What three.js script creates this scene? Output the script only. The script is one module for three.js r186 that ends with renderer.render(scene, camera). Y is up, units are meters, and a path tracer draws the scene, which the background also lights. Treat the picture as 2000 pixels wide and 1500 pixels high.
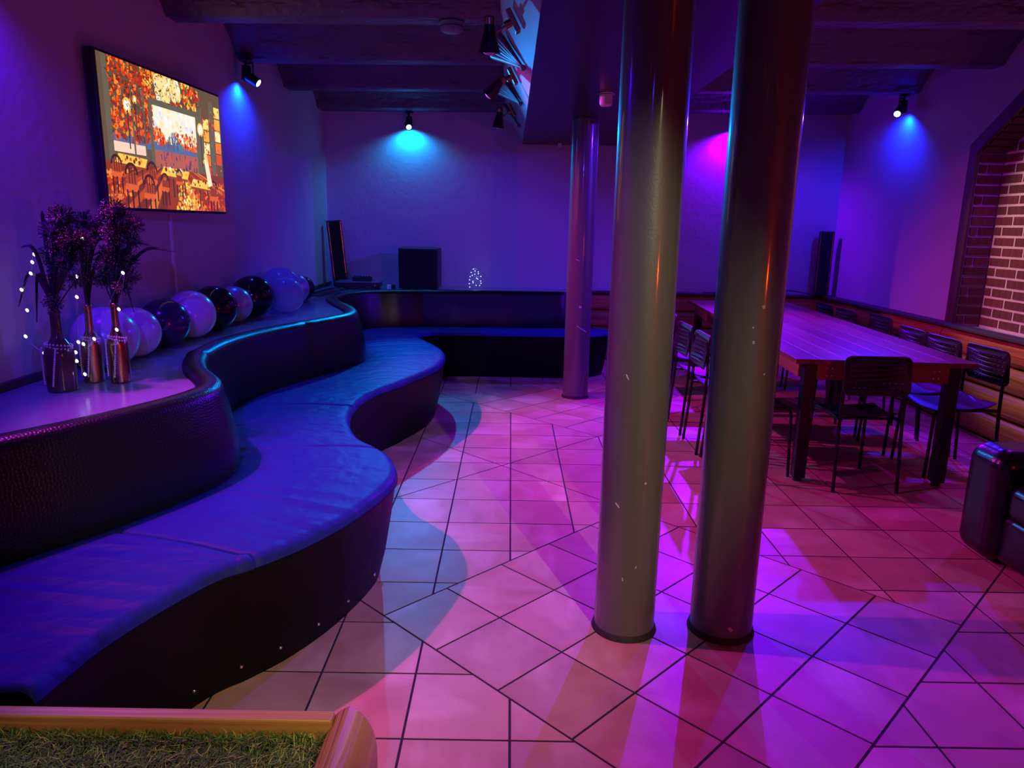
import * as THREE from 'three';
import { RoundedBoxGeometry } from 'three/addons/geometries/RoundedBoxGeometry.js';
import { mergeGeometries, mergeVertices } from 'three/addons/utils/BufferGeometryUtils.js';
import { RectAreaLightUniformsLib } from 'three/addons/lights/RectAreaLightUniformsLib.js';
RectAreaLightUniformsLib.init();

// ---------------------------------------------------------------- camera, exposure
const scene = new THREE.Scene();
scene.background = new THREE.Color(0x000000);
const FOCAL = 1410, EYE = 1.5, TILT = THREE.MathUtils.degToRad(12.4), ROLL = 0.02, YAW = THREE.MathUtils.degToRad(-0.3);
const camera = new THREE.PerspectiveCamera(2 * Math.atan(750 / FOCAL) * 180 / Math.PI, 4 / 3, 0.05, 60);
camera.rotation.order = 'YXZ';
camera.position.set(0, EYE, 0);
camera.rotation.set(-TILT, YAW, ROLL);
camera.updateMatrixWorld(true);
const renderer = new THREE.WebGLRenderer({ antialias: true });
renderer.toneMapping = THREE.LinearToneMapping;
renderer.toneMappingExposure = 1.0;
renderer.shadowMap.enabled = true;

// ---------------------------------------------------------------- light table (every lamp is built further down in wallLamp)
// mount: point on the ceiling beam, out: direction away from the wall, wash / room: colour and candela of the two heads
const LAMPS = [
  { key: 'left', mount: [-1.985, 2.672, -5.72], out: [0.8, 0, 0.6], wash: [[0, 0.029, 1], 4.2], room: [[1, 0.047, 0.812], 32], aim: [0.83, -0.52, 0.19], angle: 0.62, pen: 0.5,
    label: 'black twin-head spotlight washing the wall blue beside the television', lens: [0.75, 0.85, 1] },
  { key: 'back', mount: [-1.12, 2.68, -8.2], out: [0, 0, 1], wash: [[0, 0.32, 1], 2.5], room: [[0, 0.283, 1], 23], aim: [0.27, -0.44, 0.86], angle: 0.54, pen: 0.3,
    label: 'black twin-head spotlight throwing cyan light down the back wall', lens: [0.5, 0.95, 1] },
  { key: 'magenta', mount: [2.4, 2.724, -8.2], out: [0, 0, 1], wash: [[0.169, 0, 1], 13], room: [[0.182, 0, 1], 110], aim: [-0.21, -0.54, 0.81], angle: 0.56, pen: 0.7,
    label: 'black twin-head spotlight throwing magenta light, behind the painted columns', lens: [1, 0.5, 1] },
  { key: 'right', mount: [3.56, 2.738, -6.98], out: [-0.8, 0, 0.6], wash: [[0, 0.016, 1], 6.3], room: [[0.036, 0.011, 1], 28], aim: [-0.5, -0.5, 0.72], angle: 0.6, pen: 0.4, washAim: [0.12, -0.95, -0.25],
    label: 'black twin-head spotlight washing the wall blue near the brick niche', lens: [0.7, 0.95, 1] },
  { key: 'niche', mount: [3.5, 2.738, -4.62], out: [-1, 0, 0], wash: [[0.4, 0, 1], 5], room: [[0.079, 0.008, 1], 38], aim: [-0.72, -0.46, -0.52], angle: 0.52, pen: 0.4,
    label: 'black twin-head spotlight shining violet above the brick niche', lens: [0.7, 0.5, 1] },
  { key: 'table', mount: [1.75, 2.728, -5.83], out: [1, 0, 0.2], wash: [[1, 0.6, 0.5], 0.2], room: [[1, 0.632, 0.421], 9.5], aim: [2.05, -1.25, 1.0], angle: 0.5, pen: 0.3,
    label: 'black twin-head spotlight over the tables aimed at the brick niche', lens: [1, 0.8, 0.7] },
  { key: 'near', mount: [-1.97, 2.672, -2.72], out: [1, 0, 0], wash: [[0.077, 0, 1], 6.5], room: [[1, 0.054, 0.811], 18.5], aim: [0.6, -0.8, 0.02], angle: 0.66, pen: 0.6, washAngle: 1.25,
    label: 'black twin-head spotlight on the left wall before the television', lens: [0.7, 0.5, 1] },
  { key: 'rear', mount: [1.5, 2.72, 1.3], out: [0, 0, -1], wash: [[1, 0.5, 0.333], 0.3], room: [[1, 0.875, 0.5], 24], aim: [-0.40, -0.395, -0.825], angle: 0.295, pen: 0.3,
    label: 'black twin-head spotlight shining pink from behind the seating area', lens: [1, 0.4, 0.3] },
  { key: 'warm', mount: [-0.35, 2.69, 1.0], out: [0, 0, -1], wash: [[1, 1, 1], 0.2], room: [[0.083, 0.033, 1], 30], aim: [-0.1, -0.27, -0.95], angle: 0.36, pen: 0.5,
    label: 'black twin-head spotlight shining violet light from behind the seating area', lens: [0.7, 0.6, 1] },
  { key: 'plant', mount: [-0.75, 2.68, -0.155], out: [1, 0, 0], wash: [[1, 0.9, 0.6], 0.1], room: [[1, 0.917, 0.472], 3.6], aim: [0.0, -0.9, -0.42], angle: 0.24, pen: 0.4,
    label: 'black twin-head spotlight shining warm light down on the grass trough', lens: [1, 0.9, 0.6] },
];
// a red standing lamp behind the photographer, by the right wall
const FLOOR_LAMPS = [
  { key: 'red', at: [3.3, 1.1, 1.25], room: [[1, 0.05, 0], 6], aim: [-0.62, -0.1, -0.78], angle: 0.8, pen: 0.6, label: 'black standing lamp shining red beside the log boarding', lens: [1, 0.1, 0.05] },
];

// ---------------------------------------------------------------- pixel helpers (a pixel gives a direction; the plane it is met on gives the distance)
function pxRay(x, y) { return new THREE.Vector3((x - 1000) / FOCAL, -(y - 750) / FOCAL, -1).applyQuaternion(camera.quaternion); }
function onY(x, y, h) { const d = pxRay(x, y); return d.multiplyScalar((h - EYE) / d.y).add(camera.position); }
function onX(x, y, c) { const d = pxRay(x, y); return d.multiplyScalar(c / d.x).add(camera.position); }
function onZ(x, y, c) { const d = pxRay(x, y); return d.multiplyScalar(c / d.z).add(camera.position); }
const V = (x, y, z) => new THREE.Vector3(x, y, z);

// ---------------------------------------------------------------- seeded random and noise
let seed = 12345;
function rnd() { seed = (seed * 1664525 + 1013904223) >>> 0; return seed / 4294967296; }
const rr = (a, b) => a + (b - a) * rnd();
function noiseGrid(n) { const a = new Float32Array(n * n); for (let i = 0; i < n * n; i++) a[i] = rnd(); return a; }
function makeNoise(fx, fy) {             // tileable value noise over u,v in 0..1
  const g = new Float32Array(fx * fy); for (let i = 0; i < g.length; i++) g[i] = rnd();
  return (u, v) => {
    const x = u * fx, y = v * fy, xi = Math.floor(x), yi = Math.floor(y), a = x - xi, b = y - yi;
    const sa = a * a * (3 - 2 * a), sb = b * b * (3 - 2 * b);
    const x0 = ((xi % fx) + fx) % fx, x1 = (x0 + 1) % fx, y0 = ((yi % fy) + fy) % fy, y1 = (y0 + 1) % fy;
    return (g[y0 * fx + x0] * (1 - sa) + g[y0 * fx + x1] * sa) * (1 - sb) + (g[y1 * fx + x0] * (1 - sa) + g[y1 * fx + x1] * sa) * sb;
  };
}
function fbm(fx, fy, oct) {
  const L = []; for (let i = 0; i < oct; i++) L.push(makeNoise(fx << i, fy << i));
  return (u, v) => { let s = 0, a = 0.5, t = 0; for (const f of L) { s += a * f(u, v); t += a; a *= 0.5; } return s / t; };
}
function texture(n, fn, srgb = true, m = n) {       // fn(u,v) -> [r,g,b] 0..1
  const d = new Uint8Array(n * m * 4);
  for (let j = 0; j < m; j++) for (let i = 0; i < n; i++) {
    const c = fn((i + 0.5) / n, (j + 0.5) / m), k = (j * n + i) * 4;
    for (let q = 0; q < 3; q++) d[k + q] = Math.max(0, Math.min(255, Math.round((typeof c === 'number' ? c : c[q]) * 255)));
    d[k + 3] = 255;
  }
  const t = new THREE.DataTexture(d, n, m, THREE.RGBAFormat);
  t.wrapS = t.wrapT = THREE.RepeatWrapping; t.magFilter = THREE.LinearFilter; t.minFilter = THREE.LinearMipmapLinearFilter; t.generateMipmaps = true;
  if (srgb) t.colorSpace = THREE.SRGBColorSpace;
  t.needsUpdate = true; return t;
}
const rep = (t, a, b = a) => { const c = t.clone(); c.repeat.set(a, b); c.needsUpdate = true; return c; };
const std = o => new THREE.MeshStandardMaterial(o);
const phy = o => new THREE.MeshPhysicalMaterial(o);
const lin = (r, g, b) => new THREE.Color().setRGB(r, g, b);

// ---------------------------------------------------------------- materials
const nA = fbm(4, 4, 5), nB = fbm(8, 8, 4), nC = fbm(32, 32, 3);
const plasterBump = texture(512, (u, v) => 0.6 * nA(u, v) + 0.4 * nC(u, v), false);
const roughA = fbm(5, 9, 5), roughB = fbm(24, 10, 3);
const roughBump = texture(512, (u, v) => { const k = roughA(u, v); return Math.min(1, 0.55 * k + 0.25 * roughB(u, v) + (k > 0.58 ? (k - 0.58) * 1.4 : 0)); }, false);
const leatherBump = texture(512, (u, v) => 0.5 * nC(u, v) + 0.5 * nB(u, v), false);
const crocPts = []; for (let i = 0; i < 14; i++) for (let j = 0; j < 14; j++) crocPts.push([(i + rr(0.15, 0.85)) / 14, (j + rr(0.15, 0.85)) / 14]);
const crocBump = texture(256, (u, v) => {
  let a = 9, b = 9; const ci = Math.floor(u * 14), cj = Math.floor(v * 14);
  for (let di = -2; di <= 2; di++) for (let dj = -2; dj <= 2; dj++) {
    const p = crocPts[((ci + di + 14) % 14) * 14 + ((cj + dj + 14) % 14)];
    let dx = Math.abs(p[0] - u), dy = Math.abs(p[1] - v); dx = Math.min(dx, 1 - dx); dy = Math.min(dy, 1 - dy);
    const q = Math.hypot(dx, dy) * 14; if (q < a) { b = a; a = q; } else if (q < b) b = q;
  }
  return Math.min(1, (b - a) * 1.6);
}, false);
const wrinkleN = makeNoise(2, 22), wrinkleM = makeNoise(3, 46), wrinkleK = makeNoise(3, 3);
const seatBump = texture(512, (v, u) => { const w = wrinkleK(u, v); return 0.45 * (w > 0.45 ? Math.abs(wrinkleN(u + 0.06 * w, v) - 0.5) * 2 * Math.min(1, (w - 0.45) * 5) : 0) + 0.2 * wrinkleM(u, v) * w + 0.2 * nC(u, v); }, false);
const grainA = makeNoise(3, 40), grainB = makeNoise(6, 140), grainC = fbm(4, 4, 3);
function woodTex(lo, hi) {
  return texture(512, (u, v) => { const w = v + 0.035 * grainC(u, v); const k = 0.55 * grainA(u, w) + 0.3 * grainB(u, w) + 0.15 * grainC(v, u); return lo.map((a, i) => a + (hi[i] - a) * k); });
}
const woodBump = texture(512, (u, v) => { const w = v + 0.035 * grainC(u, v); return 0.5 * grainA(u, w) + 0.5 * grainB(u, w); }, false);

const M = {};
M.fanA = new THREE.MeshStandardMaterial({ color: new THREE.Color().setRGB(0.16, 0.06, 0.1), roughness: 0.45 }); M.fanB = new THREE.MeshStandardMaterial({ color: new THREE.Color().setRGB(0.3, 0.15, 0.18), roughness: 0.4 });
M.wall = std({ color: lin(0.5, 0.48, 0.5), roughness: 0.72, bumpMap: rep(plasterBump, 0.9), bumpScale: 0.004 });
M.ceiling = std({ color: lin(0.13, 0.115, 0.15), roughness: 0.55, bumpMap: rep(roughBump, 1.1, 1.6), bumpScale: 0.05 });
M.soffitFace = std({ color: lin(0.42, 0.42, 0.44), roughness: 0.6, bumpMap: rep(plasterBump, 1.5), bumpScale: 0.003 });
M.soffit = phy({ color: lin(0.02, 0.014, 0.02), roughness: 0.3, specularIntensity: 0.6 });
M.column = phy({ color: lin(0.1, 0.098, 0.093), roughness: 0.42, clearcoat: 0.8, clearcoatRoughness: 0.1, bumpMap: rep(plasterBump, 4, 4), bumpScale: 0.0007 });
M.columnRing = std({ color: lin(0.02, 0.018, 0.018), roughness: 0.7 });
M.paintChip = std({ color: lin(0.55, 0.53, 0.5), roughness: 0.8 });
M.seat = phy({ color: lin(0.02, 0.026, 0.23), roughness: 0.5, specularIntensity: 0.22, bumpMap: rep(seatBump, 1, 1), bumpScale: 0.028 });
M.black = phy({ color: lin(0.005, 0.005, 0.007), roughness: 0.33, specularIntensity: 0.8, bumpMap: rep(crocBump, 5.5, 5.5), bumpScale: 0.0006 });
M.blackPlain = phy({ color: lin(0.004, 0.004, 0.005), roughness: 0.45, specularIntensity: 0.22, bumpMap: rep(leatherBump, 2), bumpScale: 0.0015 });
M.armLeather = phy({ color: lin(0.007, 0.0065, 0.009), roughness: 0.27, bumpMap: rep(leatherBump, 2), bumpScale: 0.002 });
M.ledge = phy({ color: lin(0.19, 0.2, 0.3), roughness: 0.24, bumpMap: rep(leatherBump, 0.7), bumpScale: 0.0008 });
M.ledgeDark = std({ color: lin(0.05, 0.04, 0.035), roughness: 0.7, bumpMap: rep(woodBump, 1), bumpScale: 0.002 });
M.grout = std({ color: lin(0.02, 0.014, 0.014), roughness: 0.9 });
M.metalBlack = std({ color: lin(0.012, 0.012, 0.014), roughness: 0.4, metalness: 0.2 });
M.plasticBlack = phy({ color: lin(0.012, 0.012, 0.016), roughness: 0.42 });
M.chairPlastic = phy({ color: lin(0.02, 0.02, 0.03), roughness: 0.5 });
M.grille = std({ color: lin(0.006, 0.006, 0.008), roughness: 0.85 });
M.chrome = std({ color: lin(0.75, 0.74, 0.72), roughness: 0.22, metalness: 1 });
M.bronze = std({ color: lin(0.42, 0.22, 0.12), roughness: 0.28, metalness: 1 });
M.white = std({ color: lin(0.7, 0.7, 0.68), roughness: 0.5 });
M.detector = std({ color: lin(0.22, 0.2, 0.22), roughness: 0.6 });
M.frame = std({ color: lin(0.075, 0.035, 0.028), roughness: 0.55 });
M.mortar = std({ color: lin(0.68, 0.56, 0.48), roughness: 0.9, bumpMap: rep(plasterBump, 3), bumpScale: 0.006 });
const tileN = fbm(3, 3, 5), tileM = fbm(12, 12, 3), tileK = fbm(7, 3, 4);
const tileTex = texture(1024, (u, v) => {
  const k = tileN(u, v), s = tileM(u, v), q = tileK(u, v); const a = Math.max(0, Math.min(1, (k - 0.3) * 2.2)), w = Math.max(0, q - 0.57) * 1.0;
  return [0.70 + 0.11 * a + 0.06 * (s - 0.5) + w * 0.3, 0.50 + 0.12 * a + 0.07 * (s - 0.5) + w * 0.45, 0.41 + 0.12 * a + 0.07 * (s - 0.5) + w * 0.5];
});
const tileRough = texture(512, (u, v) => { const k = tileN(v, u); return [0, 0.36 + 0.16 * k, 0]; }, false);
M.tiles = [[1, 1, 1], [0.93, 0.9, 0.88], [1.0, 0.94, 0.92], [0.9, 0.93, 0.94]].map(c => phy({ color: lin(...c), map: rep(tileTex, 0.9), roughness: 1, roughnessMap: rep(tileRough, 1.3), bumpMap: rep(plasterBump, 2), bumpScale: 0.0008 }));
const tableTex = woodTex([0.42, 0.27, 0.19], [0.64, 0.46, 0.34]);
M.planks = [[1, 1, 1], [0.72, 0.66, 0.62], [1.0, 0.98, 1.05], [0.85, 0.8, 0.76]].map(c => phy({ color: lin(...c), map: tableTex, roughness: 0.3, bumpMap: woodBump, bumpScale: 0.001 }));
M.apron = std({ color: lin(1.15, 0.72, 0.55), map: tableTex, roughness: 0.5 });
const logTex = woodTex([0.56, 0.33, 0.17], [0.84, 0.60, 0.36]);
M.logs = [[1, 1, 1], [0.86, 0.78, 0.7], [0.95, 0.9, 0.86]].map(c => phy({ color: lin(...c), map: logTex, roughness: 0.38, bumpMap: woodBump, bumpScale: 0.003 }));
const brickN = fbm(6, 6, 4);
const brickTex = texture(256, (u, v) => { const k = brickN(u, v); return [0.34 + 0.26 * k, 0.17 + 0.2 * k, 0.14 + 0.17 * k]; });
M.bricks = [[1, 1, 1], [0.8, 0.74, 0.72], [1.15, 1.02, 1.0], [0.95, 1.05, 1.0]].map(c => std({ color: lin(...c), map: rep(brickTex, 3), roughness: 0.85, bumpMap: rep(plasterBump, 5), bumpScale: 0.006 }));

// ---------------------------------------------------------------- object helpers
const taken = new Map();
function numbered(n) { const k = taken.get(n) || 0; taken.set(n, k + 1); return k ? `${n}_${String(k).padStart(3, '0')}` : n; }
function thing(name, label, category, pos = [0, 0, 0], turn = 0, group) {
  const o = new THREE.Group(); o.name = numbered(name); o.position.set(...pos); o.rotation.y = turn;
  o.userData = { label, category }; if (group) o.userData.group = group; scene.add(o); return o;
}
function struct(name, label) { const o = new THREE.Group(); o.name = name; o.userData = { label, category: name.split('_')[0], kind: 'structure' }; scene.add(o); return o; }
function part(parent, name, geo, mat, label) { const m = new THREE.Mesh(geo, mat); m.name = name; if (label) m.userData.label = label; parent.add(m); return m; }
function tagged(geo, mat, name, label, category, group) { const m = new THREE.Mesh(geo, mat); m.name = numbered(name); m.userData = { label, category }; if (group) m.userData.group = group; scene.add(m); return m; }
function copyOf(o, pos, turn, label) { const c = o.clone(); c.name = numbered(o.name.replace(/_\d{3}$/, '')); c.position.set(...pos); c.rotation.y = turn; c.userData = { ...o.userData, label }; scene.add(c); return c; }
const box = (w, h, d, x = 0, y = 0, z = 0) => new THREE.BoxGeometry(w, h, d).translate(x, y, z);
const rbox = (w, h, d, r, x = 0, y = 0, z = 0, s = 3) => new RoundedBoxGeometry(w, h, d, s, r).translate(x, y, z);
const cyl = (r0, r1, h, n = 20) => new THREE.CylinderGeometry(r0, r1, h, n);
function along(geo, a, b) {               // geometry built along +y (centred), laid from a to b
  const d = new THREE.Vector3().subVectors(b, a), q = new THREE.Quaternion().setFromUnitVectors(V(0, 1, 0), d.clone().normalize());
  return geo.applyQuaternion(q).translate((a.x + b.x) / 2, (a.y + b.y) / 2, (a.z + b.z) / 2);
}
const rod = (a, b, r, n = 10) => along(cyl(r, r, a.distanceTo(b), n), a, b);
function tube(pts, r, seg = 24, n = 8, tension = 0.5) { return new THREE.TubeGeometry(new THREE.CatmullRomCurve3(pts, false, 'catmullrom', tension), seg, r, n, false); }
function merge(list) { return mergeGeometries(list.map(g => { const h = g.index ? g.toNonIndexed() : g; for (const k of Object.keys(h.attributes)) if (!['position', 'normal', 'uv'].includes(k)) h.deleteAttribute(k); return h; })); }
function metreUV(geo, s = 1) {            // box-projected uv in metres
  const g = geo.index ? geo.toNonIndexed() : geo, p = g.attributes.position, n = g.attributes.normal, uv = new Float32Array(p.count * 2);
  for (let i = 0; i < p.count; i++) {
    const ax = Math.abs(n.getX(i)), ay = Math.abs(n.getY(i)), az = Math.abs(n.getZ(i));
    if (ay >= ax && ay >= az) { uv[2 * i] = p.getX(i) * s; uv[2 * i + 1] = p.getZ(i) * s; }
    else if (ax >= az) { uv[2 * i] = p.getZ(i) * s; uv[2 * i + 1] = p.getY(i) * s; }
    else { uv[2 * i] = p.getX(i) * s; uv[2 * i + 1] = p.getY(i) * s; }
  }
  g.setAttribute('uv', new THREE.BufferAttribute(uv, 2)); return g;
}
function gridMesh(rows, closed = false, vScale = 1, cap = false) {   // rows of points -> smooth surface with uv along both lengths
  const pos = [], uv = [], idx = [], n = rows[0].length; let su = 0;
  rows.forEach((row, i) => {
    if (i) su += row[0].distanceTo(rows[i - 1][0]) * 0.5 + row[n - 1].distanceTo(rows[i - 1][n - 1]) * 0.5;
    let sv = 0;
    row.forEach((p, j) => { if (j) sv += p.distanceTo(row[j - 1]); pos.push(p.x, p.y, p.z); uv.push(su * vScale, sv * vScale); });
  });
  for (let i = 0; i < rows.length - 1; i++) for (let j = 0; j < n - 1; j++) { const a = i * n + j, b = a + 1, c = a + n, d = c + 1; idx.push(a, b, c, b, d, c); }
  if (cap) for (const [r, flip] of [[0, false], [rows.length - 1, true]]) {
    const base = pos.length / 3, row = rows[r], cc = row.reduce((s, p) => s.add(p), V(0, 0, 0)).divideScalar(n);
    for (const p of row) { pos.push(p.x, p.y, p.z); uv.push(p.x, p.y); }
    pos.push(cc.x, cc.y, cc.z); uv.push(cc.x, cc.y);
    for (let j = 0; j < n; j++) { const a = base + j, b = base + (j + 1) % n; flip ? idx.push(a, b, base + n) : idx.push(b, a, base + n); }
  }
  const g = new THREE.BufferGeometry();
  g.setAttribute('position', new THREE.Float32BufferAttribute(pos, 3)); g.setAttribute('uv', new THREE.Float32BufferAttribute(uv, 2));
  g.setIndex(idx); g.computeVertexNormals(); return g;
}

// ================================================================ THE ROOM
const XL = -2.06, XR = 3.65, ZB = -8.3, ZF = 3.0, BEAM = 2.68, SOFFIT = 2.37;
// floor: slab with the grout showing, every tile a piece of its own
const floor = struct('floor', 'terracotta ceramic tile floor with dark grout and diagonal squares round the columns');
part(floor, 'grout_bed', metreUV(box(XR - XL + 0.6, 0.1, ZF - ZB + 0.4, (XL + XR) / 2, -0.0511, (ZF + ZB) / 2)), M.grout);
const PITCH = 0.3206, GX = 0.024, GZ = -3.156, GAP = 0.0034;
function clip(poly, nx, nz, c) {          // keep nx*x+nz*z <= c
  const out = [];
  for (let i = 0; i < poly.length; i++) {
    const a = poly[i], b = poly[(i + 1) % poly.length], da = nx * a[0] + nz * a[1] - c, db = nx * b[0] + nz * b[1] - c;
    if (da <= 0) out.push(a);
    if ((da < 0 && db > 0) || (da > 0 && db < 0)) { const t = da / (da - db); out.push([a[0] + (b[0] - a[0]) * t, a[1] + (b[1] - a[1]) * t]); }
  }
  return out;
}
const area = p => { let s = 0; for (let i = 0; i < p.length; i++) { const a = p[i], b = p[(i + 1) % p.length]; s += a[0] * b[1] - b[0] * a[1]; } return s / 2; };
function inset(poly, d) {
  let p = area(poly) < 0 ? poly.slice().reverse() : poly, out = p;
  for (let i = 0; i < p.length; i++) { const a = p[i], b = p[(i + 1) % p.length], l = Math.hypot(b[0] - a[0], b[1] - a[1]); if (l < 1e-6) continue; const nx = (b[1] - a[1]) / l, nz = -(b[0] - a[0]) / l; out = clip(out, nx, nz, nx * a[0] + nz * a[1] - d); if (out.length < 3) return []; }
  return out;
}
function tileGeo(polys) {
  const pos = [], nor = [], uv = [], o1 = rnd() * 7, o2 = rnd() * 7, sw = rnd() < 0.5;
  const put = (p, y, n) => { pos.push(p[0], y, p[1]); nor.push(...n); sw ? uv.push(p[0] + o1, p[1] + o2) : uv.push(p[1] + o1, p[0] + o2); };
  for (const poly of polys) {
    const top = inset(poly, 0.0009); if (top.length < 3) continue;
    const base = area(poly) < 0 ? poly.slice().reverse() : poly;
    for (let i = 1; i < top.length - 1; i++) { put(top[0], 0, [0, 1, 0]); put(top[i + 1], 0, [0, 1, 0]); put(top[i], 0, [0, 1, 0]); }
    if (top.length === base.length) for (let i = 0; i < top.length; i++) {
      const a = base[i], b = base[(i + 1) % base.length], c = top[i], d = top[(i + 1) % top.length], l = Math.hypot(b[0] - a[0], b[1] - a[1]) || 1;
      const n = [(b[1] - a[1]) / l * 0.97, 0.24, -(b[0] - a[0]) / l * 0.97];
      put(a, -0.0016, n); put(c, 0, n); put(b, -0.0016, n); put(c, 0, n); put(d, 0, n); put(b, -0.0016, n);
    }
  }
  const g = new THREE.BufferGeometry();
  g.setAttribute('position', new THREE.Float32BufferAttribute(pos, 3)); g.setAttribute('normal', new THREE.Float32BufferAttribute(nor, 3)); g.setAttribute('uv', new THREE.Float32BufferAttribute(uv, 2));
  return g;
}
const DH = 5 * PITCH / 2, S2 = Math.SQRT1_2;
const diamonds = [[0.664, -2.563], [0.664, -6.22]];
const tilePolys = [];
for (let i = -7; i < 12; i++) for (let j = -17; j < 20; j++) {
  const x = GX + i * PITCH, z = GZ + j * PITCH; if (z < ZB - 0.1 || z > ZF || x > XR || x + PITCH < XL) continue;
  let pieces = [[[x, z], [x + PITCH, z], [x + PITCH, z + PITCH], [x, z + PITCH]]];
  for (const [cx, cz] of diamonds) {
    const next = [];
    for (let p of pieces) {
      for (const [nx, nz] of [[S2, S2], [S2, -S2], [-S2, S2], [-S2, -S2]]) {
        const c = nx * cx + nz * cz + DH; const outp = clip(p, -nx, -nz, -c);
        if (outp.length > 2 && Math.abs(area(outp)) > 2e-4) next.push(outp);
        p = clip(p, nx, nz, c); if (p.length < 3) break;
      }
    }
    pieces = next;
  }
  if (pieces.length) tilePolys.push(pieces.map(p => inset(p, GAP)).filter(p => p.length > 2));
}
for (const [cx, cz] of diamonds) for (let a = 0; a < 5; a++) for (let b = 0; b < 5; b++) {
  const q = (u, v) => [cx + (u + v - 5) * PITCH * S2, cz + (v - u) * PITCH * S2];
  tilePolys.push([inset([q(a, b), q(a + 1, b), q(a + 1, b + 1), q(a, b + 1)], GAP)]);
}
{
  const seen = p => { const c = p[0][0], v = V(c[0], 0, c[1]).project(camera); return v.z < 1 && Math.abs(v.x) < 1.15 && Math.abs(v.y) < 1.2 && c[0] > -1.15 && c[1] > -7.3 && c[1] < -0.9; };
  const list = tilePolys.filter(p => p.length && p[0].length).map(p => ({ p, d: Math.hypot(p[0][0][0], p[0][0][1]), s: seen(p) })).sort((a, b) => (b.s - a.s) || (a.d - b.d));
  const rest = [];
  list.forEach((t, i) => { const g = tileGeo(t.p); if (!g.attributes.position.count) return; if (i < 300 && t.s) part(floor, 'tile', g, M.tiles[Math.floor(rnd() * 4)]); else rest.push(g); });
  const o = part(floor, 'tiles', mergeGeometries(rest), M.tiles[0]); o.userData.kind = 'stuff';
}

// walls with thickness
const wallLeft = struct('wall_left', 'pale painted plaster wall carrying the television');
part(wallLeft, 'plaster', metreUV(box(0.2, 3.3, ZF - ZB + 0.4, XL - 0.1, 1.6, (ZF + ZB) / 2)), M.wall);
const wallBack = struct('wall_back', 'pale painted plaster back wall with log boarding low on its right');
part(wallBack, 'plaster', metreUV(box(XR - XL + 0.8, 3.3, 0.2, (XL + XR) / 2, 1.6, ZB - 0.1)), M.wall);
const wallFront = struct('wall_front', 'pale painted plaster wall facing the back wall');
part(wallFront, 'plaster', metreUV(box(XR - XL + 0.8, 3.3, 0.2, (XL + XR) / 2, 1.6, ZF + 0.1)), M.wall);
// right wall: a plaster leaf with the arched opening cut out, bricks behind it
const wallRight = struct('wall_right', 'pale painted plaster wall with arched brick niche above log boarding');
const NZ0 = -5.9, NZ1 = -3.5, NY0 = 0.76, ARCH = [[NZ0, NY0], [NZ0, 2.14], [-5.4, 2.45], [-4.74, 2.58], [-4.0, 2.46], [NZ1, 2.14], [NZ1, NY0]];
{
  const s = new THREE.Shape([[ZB - 0.2, -0.05], [ZF + 0.2, -0.05], [ZF + 0.2, 3.25], [ZB - 0.2, 3.25]].map(p => new THREE.Vector2(...p)));
  s.holes.push(new THREE.Path(ARCH.map(p => new THREE.Vector2(...p))));
  const g = new THREE.ExtrudeGeometry(s, { depth: 0.2, bevelEnabled: false });   // x->z, y->y, extrude -> +x
  const m = new THREE.Matrix4().makeBasis(V(0, 0, 1), V(0, 1, 0), V(1, 0, 0)); g.applyMatrix4(m); g.translate(XR, 0, 0);
  g.index ? g.index.array.reverse() : null; 
  part(wallRight, 'plaster', metreUV(flip(g)), M.wall);
  part(wallRight, 'mortar_bed', metreUV(box(0.1, 2.5, 3.4, XR + 0.2545, 1.75, (NZ0 + NZ1) / 2)), M.mortar);
}
function flip(g) { const h = g.index ? g.toNonIndexed() : g; const p = h.attributes.position; for (let i = 0; i < p.count; i += 3) { const a = [p.getX(i + 1), p.getY(i + 1), p.getZ(i + 1)]; p.setXYZ(i + 1, p.getX(i + 2), p.getY(i + 2), p.getZ(i + 2)); p.setXYZ(i + 2, ...a); } h.computeVertexNormals(); return h; }
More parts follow.
